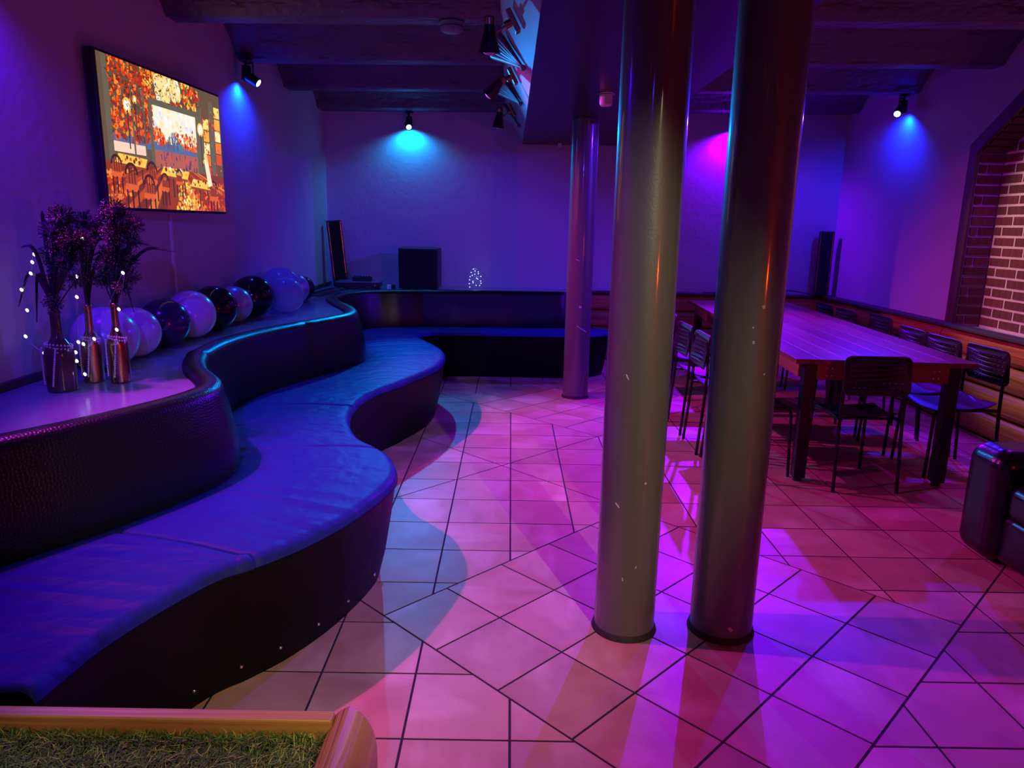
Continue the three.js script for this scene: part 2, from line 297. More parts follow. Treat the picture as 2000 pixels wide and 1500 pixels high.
{ // bricks of the niche
  const COURSE = 0.0795, BL = 0.245, J = 0.019;
  const inArch = (z, y) => { for (let i = 1; i < 6; i++) { const [z0, y0] = ARCH[i - 1 < 1 ? 1 : i], [z1, y1] = ARCH[i + 1] || ARCH[6]; if (z >= z0 && z <= z1 && i < 5) return y < y0 + (y1 - y0) * (z - z0) / (z1 - z0) - 0.005; } return false; };
  const variants = []; for (let i = 0; i < 10; i++) { const g = rbox(0.035, 1, 1, 0.012, 0, 0, 0, 2); const p = g.attributes.position; for (let k = 0; k < p.count; k++) { const y = p.getY(k), z = p.getZ(k); p.setXYZ(k, p.getX(k) + 0.006 * (nA(y * 0.3 + i * 0.1, z * 0.3) - 0.5), y + 0.10 * (nA(z * 0.8 + i * 0.17, i * 0.31) - 0.5) * Math.sign(y), z + 0.03 * (nA(i * 0.13, y * 0.5) - 0.5)); } g.computeVertexNormals(); variants.push(g); }
  for (let r = 0; r < 24; r++) {
    const y0 = NY0 + 0.012 + r * COURSE, off = (r % 2 ? 0.5 : 0) * BL + rr(-0.03, 0.03);
    for (let k = -1; k < 12; k++) {
      let z0 = NZ0 + off + k * BL, z1 = z0 + BL; z0 = Math.max(z0, NZ0 + 0.005); z1 = Math.min(z1, NZ1 - 0.005);
      if (z1 - z0 < 0.05) continue;
      if (!inArch((z0 + z1) / 2, y0 + COURSE * 0.55)) continue;
      const b = part(wallRight, 'brick', variants[Math.floor(rnd() * 10)], M.bricks[Math.floor(rnd() * 4)]);
      b.scale.set(1, COURSE - J, z1 - z0 - J); b.position.set(XR + 0.216, y0 + COURSE / 2, (z0 + z1) / 2);
    }
    if (y0 + COURSE < 2.14) for (const [zz, sgn] of [[NZ0, 1], [NZ1, -1]]) {            // reveal bricks on both jambs
      const parts = r % 3 === 0 ? [[0.0, 0.07], [0.07, 0.2]] : [[0.0, 0.2]];
      for (const [a, c] of parts) { const b = part(wallRight, 'brick', variants[Math.floor(rnd() * 10)], M.bricks[Math.floor(rnd() * 4)]); b.rotation.y = -sgn * Math.PI / 2; b.scale.set(0.6, COURSE - J, c - a - J * 0.8); b.position.set(XR + (a + c) / 2 + 0.006, y0 + COURSE / 2, zz + sgn * 0.006); }
    }
  }
  for (let i = 1; i < 5; i++) {                                                          // soldier bricks under the slopes
    const a = V(0, ARCH[i][1], ARCH[i][0]), c = V(0, ARCH[i + 1][1], ARCH[i + 1][0]), L = a.distanceTo(c), n = Math.round(L / 0.082), dir = c.clone().sub(a).normalize();
    for (let k = 0; k < n; k++) {
      const m = a.clone().addScaledVector(dir, (k + 0.5) * L / n), b = part(wallRight, 'brick', variants[Math.floor(rnd() * 10)], M.bricks[Math.floor(rnd() * 4)]);
      const ang = Math.atan2(dir.y, dir.z);
      b.rotation.set(-ang, 0, 0); b.rotation.order = 'XYZ'; b.scale.set(5.2, 0.03, L / n - J); b.position.set(XR + 0.105, m.y - 0.008, m.z);
    }
  }
  // mortar lining behind the reveal bricks is the plaster leaf itself
}
const trimFrame = struct('trim_1', 'dark brown painted frame round the arched brick niche');
{
  const OUT = [[NZ0 - 0.085, NY0 + 0.03], [NZ0 - 0.085, 2.19], [-5.43, 2.535], [-4.74, 2.668], [-3.97, 2.54], [NZ1 + 0.085, 2.19], [NZ1 + 0.085, NY0 + 0.03]];
  const inn = [[NZ0 + 0.014, NY0 + 0.03], [NZ0 + 0.014, 2.132], [-5.393, 2.437], [-4.74, 2.566], [-4.007, 2.447], [NZ1 - 0.014, 2.132], [NZ1 - 0.014, NY0 + 0.03]];
  for (let i = 0; i < 6; i++) {                                                        // boards meeting in mitres
    const s = new THREE.Shape([OUT[i], OUT[i + 1], inn[i + 1], inn[i]].map(p => new THREE.Vector2(p[0], p[1])));
    const g = new THREE.ExtrudeGeometry(s, { depth: 0.022, bevelEnabled: true, bevelSize: 0.002, bevelThickness: 0.003, bevelSegments: 2 });
    g.applyMatrix4(new THREE.Matrix4().makeBasis(V(0, 0, 1), V(0, 1, 0), V(-1, 0, 0))); g.translate(XR - 0.001, 0, 0);
    part(trimFrame, 'frame_board', g, M.frame);
  }
}
// ceiling: shallow vaults between low flat beams, one extruded profile
{
  const ceil = struct('ceiling', 'dark painted rough plaster vaults between low cross beams');
  const beams = []; for (let z = -8.1; z < ZF + 1; z += 1.135) beams.push(z);
  const prof = [[ZB - 0.3, BEAM]]; const HW = 0.085, RISE = 0.25;
  beams.forEach((b, i) => {
    prof.push([b - HW, BEAM + (i ? 0.0 : 0)], [b - HW + 0.012, BEAM - 0.008], [b + HW - 0.012, BEAM - 0.008], [b + HW, BEAM]);
    const e = b + 1.135 - HW, s = b + HW;
    for (let k = 1; k < 24; k++) { const t = k / 24; prof.push([s + (e - s) * t, BEAM + RISE * Math.pow(Math.sin(Math.PI * t), 0.8)]); }
  });
  prof.push([prof[prof.length - 1][0] + 0.05, BEAM]);
  const rows = []; for (let k = 0; k <= 40; k++) { const x = XL - 0.1 + (XR + 0.2 - XL) * k / 40; rows.push(prof.map(([z, y]) => V(x, y - 0.008 + 0.0125 * (x - XL), z))); }
  part(ceil, 'vaulting', gridMesh(rows), M.ceiling);
  part(ceil, 'slab', box(XR - XL + 0.8, 0.15, ZF - ZB + 0.5, (XL + XR) / 2, 3.2, (ZF + ZB) / 2), M.ceiling);
}
// boxed-in duct below the ceiling
{
  const so = struct('ceiling_soffit', 'dark glossy boxed soffit along the columns with a sloping pale side');
  const x0 = 0.105, x1 = 1.19, xt = -0.085, zn = ZF;
  const under = new THREE.BoxGeometry(x1 - x0, 0.03, zn - ZB); under.translate((x0 + x1) / 2, SOFFIT + 0.015, (zn + ZB) / 2);
  part(so, 'underside', under, M.soffit);
  const L = Math.hypot(x0 - xt, 0.34), g = new THREE.BoxGeometry(L, 0.02, zn - ZB); g.rotateZ(Math.atan2(-0.34, x0 - xt)); g.translate((x0 + xt) / 2 + 0.008, SOFFIT + 0.17 + 0.008, (zn + ZB) / 2);
  part(so, 'sloping_side', metreUV(g), M.soffitFace);
  part(so, 'far_side', box(0.02, 0.5, zn - ZB, x1 - 0.01, SOFFIT + 0.26, (zn + ZB) / 2), M.soffit);
}
// log boarding
function log(len, h, depth, i) {           // half-round log along +x, lying against z = 0, bulging to +z
  const s = new THREE.Shape(); s.moveTo(0, -h / 2);
  s.bezierCurveTo(depth * 0.9, -h / 2, depth, -h * 0.3, depth, 0); s.bezierCurveTo(depth, h * 0.3, depth * 0.9, h / 2, 0, h / 2); s.closePath();
  const g = new THREE.ExtrudeGeometry(s, { depth: len, bevelEnabled: false, curveSegments: 6, steps: 1 });  // section x,y ; length z
  g.rotateY(-Math.PI / 2); // section x -> z, length z -> -x
  g.translate(len, 0, 0);
  const p = g.attributes.position, uv = g.attributes.uv; for (let k = 0; k < p.count; k++) uv.setXY(k, p.getX(k) * 0.7 + i * 0.37, p.getY(k) * 1.3 + p.getZ(k) * 1.3 + i * 0.21);
  return g;
}
for (let k = 0; k < 4; k++) {
  const b = part(wallBack, 'log', log(XR - 0.62, 0.19, 0.075, k), M.logs[k % 3]); b.position.set(0.62, 0.098 + k * 0.19, ZB);
  let z = ZB + 0.09;
  for (const len of [2.6 - 0.3 * (k % 2), 2.9, 5.6 + 0.3 * (k % 2)]) { const q = part(wallRight, 'log', log(Math.min(len, ZF - z) - 0.006, 0.19, 0.09, k + 5), M.logs[(k + 1) % 3]); q.rotation.y = -Math.PI / 2; q.position.set(XR, 0.098 + k * 0.19, z); z += len; }
}
// ledges
const ledgeRight = struct('trim_2', 'dark narrow ledge capping the log boarding');
part(ledgeRight, 'side_cap', metreUV(rbox(0.13, 0.028, ZF - ZB, 0.008, XR - 0.055, 0.776, (ZF + ZB) / 2)), M.ledgeDark);
part(ledgeRight, 'back_cap', metreUV(rbox(XR - 0.66, 0.028, 0.12, 0.008, (XR + 0.66) / 2, 0.776, ZB + 0.05)), M.ledgeDark);

// ================================================================ SERPENTINE BENCH
const SEAT = 0.47, RIM = 0.835, LEDGE = 0.80;
const KEYS = [ // front x,z  back x,z
  [-1.05, -1.43, -1.86, -1.43], [-1.01, -1.68, -1.7, -1.76], [-0.89, -1.98, -1.53, -2.04], [-0.785, -2.1, -1.37, -2.29], [-0.667, -2.26, -1.26, -2.5], [-0.55, -2.51, -1.18, -2.7],
  [-0.468, -2.85, -1.15, -2.88], [-0.52, -3.12, -1.19, -3.05], [-0.61, -3.27, -1.27, -3.19], [-0.735, -3.43, -1.38, -3.36], [-0.845, -3.72, -1.5, -3.65], [-0.89, -4.05, -1.55, -4.02],
  [-0.845, -4.42, -1.5, -4.38], [-0.68, -4.82, -1.36, -4.78], [-0.54, -5.25, -1.2, -5.16], [-0.51, -5.65, -1.12, -5.46], [-0.57, -6.05, -1.19, -5.8], [-0.76, -6.5, -1.39, -6.25],
  [-0.86, -6.74, -1.52, -6.6], [-0.82, -6.95, -1.53, -6.95], [-0.65, -7.04, -1.38, -7.22], [-0.4, -7.06, -1.0, -7.36], [0.03, -7.06, -0.4, -7.42], [0.5, -7.06, 0.2, -7.45], [0.83, -7.12, 0.66, -7.47], [1.02, -7.3, 0.95, -7.49]];
const curveF = new THREE.CatmullRomCurve3(KEYS.map(k => V(k[0], 0, k[1])), false, 'catmullrom', 0.5);
const curveB = new THREE.CatmullRomCurve3(KEYS.map(k => V(k[2], 0, k[3])), false, 'catmullrom', 0.5);
const NK = KEYS.length - 1, tf = k => Math.max(0, Math.min(1, k / NK));
const normalAt = (c, t) => { const g = c.getTangent(t); return V(-g.z, 0, g.x).normalize(); };
const bench = thing('serpentine_bench', 'long serpentine upholstered bench with violet seats and black leather back along two walls', 'bench', [0, 0, 0]);
function seatSection(k0, k1) {
  const rows = [], n = Math.round((k1 - k0) * 7), es = [0.012, 0.03, 0.055].map(q => q / (k1 - k0)), list = [...es, ...es.map(q => 1 - q)]; for (let i = 0; i <= n; i++) list.push(i / n);
  for (const e of list.sort((p, q) => p - q)) {
    const t = tf(k0 + (k1 - k0) * e), f = curveF.getPoint(t), b = curveB.getPoint(t), nf = normalAt(curveF, t);
    const dz = Math.min(e, 1 - e) * (k1 - k0), drop = 0.014 * Math.exp(-dz * 45);          // seams pull the cover down
    const row = [], at = (q, y) => { const p = b.clone().lerp(f, q); return V(p.x, y - drop, p.z); };
    row.push(at(-0.04, SEAT - 0.03), at(0.03, SEAT - 0.012));
    for (let q = 1; q <= 9; q++) { const u = q / 10; row.push(at(u, SEAT + 0.012 * Math.sin(Math.PI * u) - 0.006 + 0.004 * (nA(f.z * 0.31 + u * 0.2, f.x * 0.4 + u) - 0.5))); }
    const ed = (o, y) => V(f.x + nf.x * o, y - drop * 0.8, f.z + nf.z * o);
    row.push(ed(-0.035, SEAT - 0.002), ed(-0.012, SEAT - 0.009), ed(0, SEAT - 0.024), ed(0.003, SEAT - 0.042));
    rows.push(row);
  }
  return gridMesh(rows, false, 0.55);
}
for (const [a, b] of [[0, 3], [3, 8], [8, 11], [11, 18], [18, 22], [22, 25]]) part(bench, 'seat_cushion', flipIdx(seatSection(a, b)), M.seat, 'violet grey leather seat panel');
function flipIdx(g) { const a = g.index.array; for (let i = 0; i < a.length; i += 3) { const t = a[i]; a[i] = a[i + 1]; a[i + 1] = t; } g.computeVertexNormals(); return g; }
{
  const rows = [];
  for (let i = 0; i <= 190; i++) {
    const t = i / 190, f = curveF.getPoint(t), n = normalAt(curveF, t), P = (o, y) => V(f.x + n.x * o, y, f.z + n.z * o);
    rows.push([P(0.003, SEAT - 0.042), P(-0.004, SEAT - 0.06), P(-0.02, 0.30), P(-0.05, 0.12), P(-0.075, 0.02), P(-0.08, 0)]);
  }
  const endF = curveF.getPoint(1), endB = curveB.getPoint(1);
  rows.push(rows[rows.length - 1].map((p, j) => V(endB.x - 0.02 * j * 0.2, p.y, endB.z)));
  rows.push(rows[rows.length - 1].map((p, j) => V(endB.x - 0.1, p.y, ZB + 0.09)));
  const st = rows[0].map(p => V(XL + 0.012, p.y, p.z)); rows.unshift(st);
  part(bench, 'front_panel', flipIdx(gridMesh(rows)), M.blackPlain, 'black leather skirt');
  const stud = new THREE.SphereGeometry(0.007, 8, 6);
  for (const k of [1.9, 2.7, 3.6, 4.4, 5.05, 5.7, 6.4]) { const t = tf(k), f = curveF.getPoint(t), n = normalAt(curveF, t), s = part(bench, 'stud', stud, M.chrome); s.position.set(f.x - n.x * 0.062, 0.07, f.z - n.z * 0.062); }
  // welt along the seat edge
  const w = []; for (let i = 0; i <= 120; i++) { const t = i / 120, f = curveF.getPoint(t); w.push(V(f.x, SEAT - 0.045, f.z)); }
  part(bench, 'welt', tube(w, 0.006, 300, 6), M.blackPlain);
}
function backSection(k0, k1, endCap) {
  const rows = [], n = Math.round((k1 - k0) * 8);
  for (let i = 0; i <= n; i++) {
    const e = i / n, t = tf(k0 + (k1 - k0) * e), b = curveB.getPoint(t), nn = normalAt(curveB, t);
    const ds = Math.min(e, 1 - e) * (k1 - k0), pinch = 0.014 * Math.exp(-ds * 12); let sh = 0, low = 0;
    if (endCap && e > 0.9) { const q = (e - 0.9) / 0.1; sh = 0.09 * q * q; low = 0.05 * q * q; }
    const P = (o, y) => V(b.x + nn.x * (o - pinch), y, b.z + nn.z * (o - pinch));
    rows.push([P(0.0 - sh, 0.44), P(0.012 - sh, 0.50), P(0.004 - sh, 0.60), P(-0.016 - sh, 0.70), P(-0.035 - sh, 0.775), P(-0.038 - sh, 0.795 - low * .5), P(-0.046 - sh, 0.816 - low), P(-0.066 - sh * .6, 0.831 - low), P(-0.095, RIM - low), P(-0.125, 0.831 - low), P(-0.146, 0.815 - low), P(-0.152, 0.795 - low), P(-0.152, 0.72)]);
  }
  return flipIdx(gridMesh(rows));
}
for (const [a, b, c] of [[0, 10.2], [10.2, 13.2], [13.2, 18.2], [18.2, 21.2], [21.2, 24, true]]) part(bench, 'backrest', backSection(a, b, c), M.black, 'black embossed leather backrest panel');
{ // ledge behind the back
  const pts = []; for (let i = 0; i <= 150; i++) { const t = tf(24) * i / 150, b = curveB.getPoint(t), n = normalAt(curveB, t); pts.push([b.x - n.x * 0.11, b.z - n.z * 0.11]); }
  const s = new THREE.Shape(); s.moveTo(XL + 0.001, -pts[0][1]); for (const [x, z] of pts) s.lineTo(Math.max(x, XL + 0.002), -z); s.lineTo(0.66, -(ZB + 0.001)); s.lineTo(XL + 0.001, -(ZB + 0.001)); s.closePath();
  const g = new THREE.ExtrudeGeometry(s, { depth: 0.03, bevelEnabled: false }); g.rotateX(-Math.PI / 2); g.translate(0, LEDGE - 0.03, 0);
  const t = struct('trim_3', 'pale glossy ledge filling the space between bench back and walls'); part(t, 'ledge_top', metreUV(g), M.ledge);
  const t4 = struct('trim_4', 'dark wooden strip where the ledge meets the left wall'); part(t4, 'strip', metreUV(rbox(0.025, 0.035, ZF - ZB - 4.6, 0.006, XL + 0.0135, LEDGE + 0.018, ZB + (ZF - ZB - 4.6) / 2 + 0.01)), M.ledgeDark);
}

// ================================================================ COLUMNS
function column(x, z, r, label, chips) {
  const c = thing('column', label, 'column', [x, 0, z]);
  part(c, 'shaft', (() => { const g = new THREE.CylinderGeometry(r, r, SOFFIT, 64, 24, true); g.translate(0, SOFFIT / 2, 0); const uv = g.attributes.uv; for (let i = 0; i < uv.count; i++) uv.setXY(i, uv.getX(i) * 2, uv.getY(i) * 3.4); return g; })(), M.column);
  part(c, 'base_ring', new THREE.LatheGeometry([[r, 0.022], [r + 0.004, 0.02], [r + 0.009, 0.004], [r + 0.01, 0]].map(p => new THREE.Vector2(...p)), 48), M.columnRing, 'dark sealant ring');
  for (const [a, y, l, w, tilt] of chips) { const g = rbox(w, l, 0.003, 0.001); g.rotateZ(tilt); g.translate(0, 0, r - 0.0006); g.rotateY(a); g.translate(0, y, 0); part(c, 'paint_chip', g, M.paintChip); }
  return c;
}
column(0.462, -2.52, 0.114, 'grey glossy painted column standing left of its twin', [[-0.5, 1.0, 0.02, 0.004, 0.5], [-0.6, 0.53, 0.022, 0.005, 0.8], [0.25, 0.62, 0.007, 0.007, 0], [-0.3, 0.25, 0.014, 0.004, 0.2], [0.1, 0.3, 0.01, 0.004, -0.3]]);
column(0.835, -2.52, 0.116, 'grey glossy painted column standing right of its twin, beside the table', [[0.1, 1.25, 0.012, 0.01, 0.4], [-0.1, 1.13, 0.01, 0.008, 0], [0.32, 1.02, 0.006, 0.006, 0], [0, 0.06, 0.02, 0.012, 0.7], [-0.15, 1.18, 0.006, 0.006, 0]]);
column(0.605, -6.35, 0.113, 'grey painted column standing alone before the curved bench', [[0.2, 0.63, 0.1, 0.008, 1.0], [0.05, 0.82, 0.02, 0.02, 0], [-0.3, 1.22, 0.04, 0.005, 1.1]]);

// ================================================================ LAMPS
const headGeo = new THREE.LatheGeometry([[0.0, 0.06], [0.028, 0.058], [0.033, 0.05], [0.034, -0.05], [0.030, -0.052], [0.0285, -0.045]].map(p => new THREE.Vector2(...p)), 24);
function lampHead(o, L, at, dir, [col, cd], angle, pen, glow) {
  const h = part(o, 'lamp_head', headGeo, M.metalBlack); h.position.copy(at); h.quaternion.setFromUnitVectors(V(0, -1, 0), dir);
  part(h, 'lens', cyl(0.0283, 0.0283, 0.004, 24).translate(0, -0.043, 0), std({ color: 0x050505, emissive: lin(...L.lens), emissiveIntensity: glow, roughness: 0.4 }), 'glowing lens');
  const s = new THREE.SpotLight(lin(...col), cd, 0, angle, pen, 2); s.position.copy(at).addScaledVector(dir, 0.062); s.target.position.copy(at).addScaledVector(dir, 1);
  s.castShadow = true; s.shadow.radius = 1.3; s.shadow.bias = -0.0005; s.shadow.mapSize.set(1024, 1024); o.add(s, s.target);
}
function wallLamp(L) {
  const o = thing('spotlight', L.label, 'lamp', L.mount, 0, 'twin-head spotlights'), out = V(...L.out).normalize(), arm = (h) => out.clone().multiplyScalar(0.085).add(V(0, h, 0));
  part(o, 'ceiling_plate', cyl(0.045, 0.045, 0.018, 24).translate(0, -0.015, 0), M.metalBlack);
  part(o, 'bar', merge([rod(V(0, -0.022, 0), V(0, -0.06, 0), 0.008), rod(V(0, -0.046, 0), arm(-0.046), 0.007), rod(arm(-0.046), arm(-0.13), 0.006)]), M.metalBlack);
  lampHead(o, L, V(0, -0.115, 0), (L.washAim ? V(...L.washAim) : out.clone().multiplyScalar(-0.12).add(V(0, -1, 0))).normalize(), L.wash, L.washAngle || 1.35, 0.45, 0.6);
  lampHead(o, L, arm(-0.165), V(...L.aim).normalize(), L.room, L.angle, L.pen, 2.2);
}
function floorLamp(L) {
  const o = thing('floor_lamp', L.label, 'lamp', [L.at[0], 0, L.at[2]]), h = L.at[1];
  part(o, 'base', new THREE.LatheGeometry([[0.001, 0.03], [0.03, 0.028], [0.13, 0.015], [0.14, 0], [0.001, 0]].map(p => new THREE.Vector2(...p)), 32), M.metalBlack);
  part(o, 'pole', rod(V(0, 0.02, 0), V(0, h - 0.03, 0), 0.011), M.metalBlack); part(o, 'joint', new THREE.SphereGeometry(0.018, 14, 10).translate(0, h - 0.03, 0), M.metalBlack);
  lampHead(o, L, V(0, h, 0), V(...L.aim).normalize(), L.room, L.angle, L.pen, 2.2);
}
LAMPS.forEach(wallLamp); FLOOR_LAMPS.forEach(floorLamp);

// ================================================================ TELEVISION
{
  const W = 1.33, Hh = 0.755, tv = thing('television', 'wide flat television showing an orange autumn cafe picture', 'television', [-1.955, 1.535, -4.335], Math.PI / 2 - 0.055);
  part(tv, 'case', rbox(W, Hh, 0.045, 0.008, 0, Hh / 2, -0.024), M.plasticBlack);
  part(tv, 'wall_bracket', box(0.4, 0.3, 0.04, 0, Hh / 2, -0.06), M.metalBlack);
  const cv = document.createElement('canvas'); cv.width = 1024; cv.height = 580; const c = cv.getContext('2d');
  c.fillStyle = '#6b5440'; c.fillRect(0, 0, 1024, 580);
  const spot = (x, y, r, col) => { c.fillStyle = col; c.beginPath(); c.arc(x, y, r, 0, 7); c.fill(); };
  const quad = (col, ...p) => { c.fillStyle = col; c.beginPath(); p.forEach((q, i) => i ? c.lineTo(q[0], q[1]) : c.moveTo(q[0], q[1])); c.closePath(); c.fill(); };
  const reds = ['#ff5a1e', '#e63c14', '#ff7d28', '#c82d14', '#ff9632', '#a0321e', '#7d3c28'];
  quad('#fff6dc', [350, 130], [760, 130], [760, 300], [350, 300]);                       // bright sky in the big window
  quad('#5a6ea0', [60, 290], [760, 290], [760, 330], [60, 330]); quad('#b46450', [350, 325], [760, 325], [760, 400], [350, 400]); quad('#ffd7be', [60, 320], [300, 320], [300, 360], [60, 360]);
  for (let i = 0; i < 60; i++) { c.fillStyle = rnd() < 0.5 ? '#5a3c78' : '#dc5a50'; c.fillRect(rr(400, 740), rr(325, 390), rr(4, 12), rr(8, 30)); }
  for (let i = 0; i < 700; i++) { const x = rr(60, 370), y = rr(0, 310); if (rnd() < 0.75) spot(x, y, rr(4, 13), reds[Math.floor(rnd() * 7)]); }
  for (let i = 0; i < 260; i++) { const x = rr(300, 800), y = rr(0, 120); spot(x, y, rr(4, 13), rnd() < 0.25 ? '#ffd75a' : reds[Math.floor(rnd() * 6)]); }
  for (let i = 0; i < 34; i++) spot(rr(400, 620), rr(10, 100), rr(10, 24), rnd() < 0.5 ? '#fff5d2' : '#ffe696');
  for (let i = 0; i < 150; i++) { const x = rr(560, 760), y = 300 - rr(0, 1) * rr(0, 110); spot(x, y, rr(3, 9), reds[Math.floor(rnd() * 6)]); }
  for (let i = 0; i < 120; i++) { const x = rr(330, 470), y = 300 - rr(0, 150) * (1 - (x - 330) / 160); spot(x, y, rr(4, 10), reds[Math.floor(rnd() * 5)]); }
  for (let i = 0; i < 160; i++) { const x = rr(440, 620), hgt = 70 * Math.exp(-Math.pow((x - 530) / 55, 2)); c.fillStyle = ['#3c6482', '#508cb4', '#6e5a8c', '#8c5a50'][Math.floor(rnd() * 4)]; c.fillRect(x, 300 - hgt * rnd(), rr(3, 9), rr(6, 22)); }
  for (let i = 0; i < 60; i++) spot(rr(380, 740), rr(140, 215), rr(6, 16), ['#fff8e6', '#ffe9b4', '#ffffff', '#dfe8ff'][Math.floor(rnd() * 4)]);
  c.strokeStyle = '#6b6250'; c.lineWidth = 26; c.strokeRect(352, 125, 415, 285); c.lineWidth = 12;
  for (const x of [60, 215, 300]) { c.beginPath(); c.moveTo(x, 80); c.lineTo(x, 380); c.stroke(); }
  c.fillStyle = '#6e6450'; c.fillRect(28, 0, 34, 580); c.fillRect(770, 60, 30, 360); c.fillRect(900, 40, 46, 540); c.fillRect(800, 80, 20, 330);
  for (const [x, y, w] of [[830, 130, 60], [955, 60, 60]]) { for (let i = 0; i < 5; i++) { c.fillStyle = ['#ffe67d', '#ffb43c', '#fff0b4', '#ff8228', '#e6501e'][i]; c.fillRect(x, y + i * 58, w, 52); } }
  for (let i = 0; i < 60; i++) spot(rr(830, 1010), rr(60, 420), rr(3, 9), reds[Math.floor(rnd() * 6)]);
  for (const [x, y, r] of [[180, 170, 22], [800, 190, 24], [240, 140, 9]]) { spot(x, y, r + 8, '#ffc850'); spot(x, y, r, '#fffae6'); c.fillStyle = '#503c28'; c.fillRect(x - 4, y + r, 8, 150); }
  quad('#8c3c23', [0, 400], [1024, 400], [1024, 580], [0, 580]);                        // floor with boards running to the window
  for (let i = 0; i < 26; i++) { const a = i / 26, b = (i + 0.86) / 26, X = (q, y) => 520 + (q - 0.5) * (500 + (y - 400) * 9); quad(['#c8501e', '#e6742d', '#a03c1e', '#ff9646', '#7d321e'][Math.floor(rnd() * 5)], [X(a, 400), 400], [X(b, 400), 400], [X(b, 580), 580], [X(a, 580), 580]); }
  for (let i = 0; i < 260; i++) { const x = rr(470, 760), y = rr(450, 578); if (Math.abs(x - 620 - (y - 500) * 0.3) < 40 + (y - 440) * 0.6) spot(x, y, rr(2, 10), ['#ffe650', '#ffc83c', '#ffaa32', '#fff0a0', '#ff7d28'][Math.floor(rnd() * 5)]); }
  for (let i = 0; i < 260; i++) { const x = rnd() < 0.3 ? rr(0, 160) : rr(700, 1010); spot(x, rr(430, 578), rr(3, 11), reds[Math.floor(rnd() * 7)]); }
  const table = (x, y, w) => { quad('#ffcf50', [x, y], [x + w, y + 8], [x + w * 0.9, y + 46], [x - w * 0.14, y + 36]); quad('#a04a1e', [x - w * 0.14, y + 36], [x + w * 0.9, y + 46], [x + w * 0.9, y + 56], [x - w * 0.14, y + 46]); c.fillStyle = '#50301e'; c.fillRect(x + w * 0.3, y + 50, 11, 84); c.fillRect(x + w * 0.75, y + 52, 9, 70); for (let i = 0; i < 12; i++) spot(x + rr(0, w * 0.9), y + rr(4, 34), rr(4, 10), ['#fff5dc', '#dc5a1e', '#ff8c28', '#783214'][Math.floor(rnd() * 4)]); };
  const chair = (x, y, s) => { c.lineWidth = 9 * s; c.strokeStyle = '#4b2114'; quad('#b44623', [x - 28 * s, y - 4 * s], [x + 28 * s, y], [x + 26 * s, y + 30 * s], [x - 30 * s, y + 26 * s]); c.beginPath(); c.arc(x, y, 30 * s, Math.PI, 0); c.stroke(); for (let k = -1; k < 2; k++) { c.fillStyle = '#5f2819'; c.fillRect(x + k * 14 * s - 2, y - 24 * s, 5 * s, 50 * s); } quad('#e6642d', [x - 34 * s, y + 26 * s], [x + 34 * s, y + 30 * s], [x + 28 * s, y + 50 * s], [x - 38 * s, y + 46 * s]); for (const d of [-32, -6, 24]) { c.fillStyle = '#4b2114'; c.fillRect(x + d * s, y + 44 * s, 8 * s, 62 * s); } };
  table(90, 366, 210); table(430, 392, 230); table(690, 430, 190);
  for (const a of [[70, 410, 1.1], [170, 445, 1.4], [330, 420, 1.2], [300, 480, 1.3], [430, 455, 1.0], [560, 425, 0.9], [900, 470, 1.3]]) chair(...a);
  quad('#fff0c8', [816, 330], [852, 312], [892, 452], [846, 462]); spot(836, 312, 18, '#ffd28c'); spot(812, 340, 9, '#ffa03c'); spot(868, 330, 9, '#ff7828');
  c.strokeStyle = 'rgba(60,25,15,0.85)'; for (let i = 0; i < 420; i++) { const x = rnd() < 0.6 ? rr(62, 350) : rr(350, 800), y = x < 350 ? rr(0, 300) : rr(0, 115), a = rr(0, 6.28), l = rr(6, 20); c.lineWidth = rr(1.5, 4); c.beginPath(); c.moveTo(x, y); c.lineTo(x + Math.cos(a) * l, y + Math.sin(a) * l); c.stroke(); }
  const tex = new THREE.CanvasTexture(cv); tex.colorSpace = THREE.SRGBColorSpace;
  const scr = part(tv, 'screen', new THREE.PlaneGeometry(W - 0.03, Hh - 0.03).translate(0, Hh / 2, 0.0005), std({ color: 0x000000, emissive: 0xffffff, emissiveMap: tex, emissiveIntensity: 1.0, roughness: 0.3 }), 'lit screen with an autumn cafe scene');
  const ra = new THREE.RectAreaLight(lin(1, 0.38, 0.16), 0.12, W - 0.03, Hh - 0.03); ra.position.set(0, Hh / 2, 0.012); ra.rotation.y = Math.PI; tv.add(ra);
  const cd = tagged(box(0.012, 0.72, 0.022, 0, 0.36, 0), M.white, 'cable_duct', 'thin white cable duct running down the wall below the television', 'duct'); cd.position.set(XL + 0.007, LEDGE, -4.46);
}

// ================================================================ BALLOONS ON THE LEDGE
const balloonProfile = []; for (let i = 0; i <= 26; i++) { const a = Math.PI * i / 26; balloonProfile.push(new THREE.Vector2(Math.sin(a) * (1 - 0.06 * Math.cos(a) * 0 - (a > 2.2 ? (a - 2.2) * 0.09 : 0)), -Math.cos(a) * (a > 1.57 ? 1.05 : 1))); }
const balloonGeo = new THREE.LatheGeometry(balloonProfile.map(p => new THREE.Vector2(Math.max(p.x, 0.0001), -p.y)), 40);
const knotGeo = new THREE.LatheGeometry([[0.001, 0.03], [0.05, 0], [0.035, -0.05], [0.09, -0.11], [0.07, -0.12], [0.001, -0.11]].map(p => new THREE.Vector2(...p)), 16);
const rubber = (c, o = {}) => phy({ color: lin(...c), roughness: 0.16, ...o });
const BM = { white: rubber([0.5, 0.46, 0.62], { roughness: 0.22 }), dark: rubber([0.03, 0.018, 0.06]), black: rubber([0.008, 0.008, 0.012], { roughness: 0.1 }), pearl: rubber([0.42, 0.40, 0.55], { metalness: 0.45, roughness: 0.24 }), clear: phy({ color: lin(0.62, 0.62, 0.85), roughness: 0.08, transmission: 0.72, thickness: 0, ior: 1.35 }) };
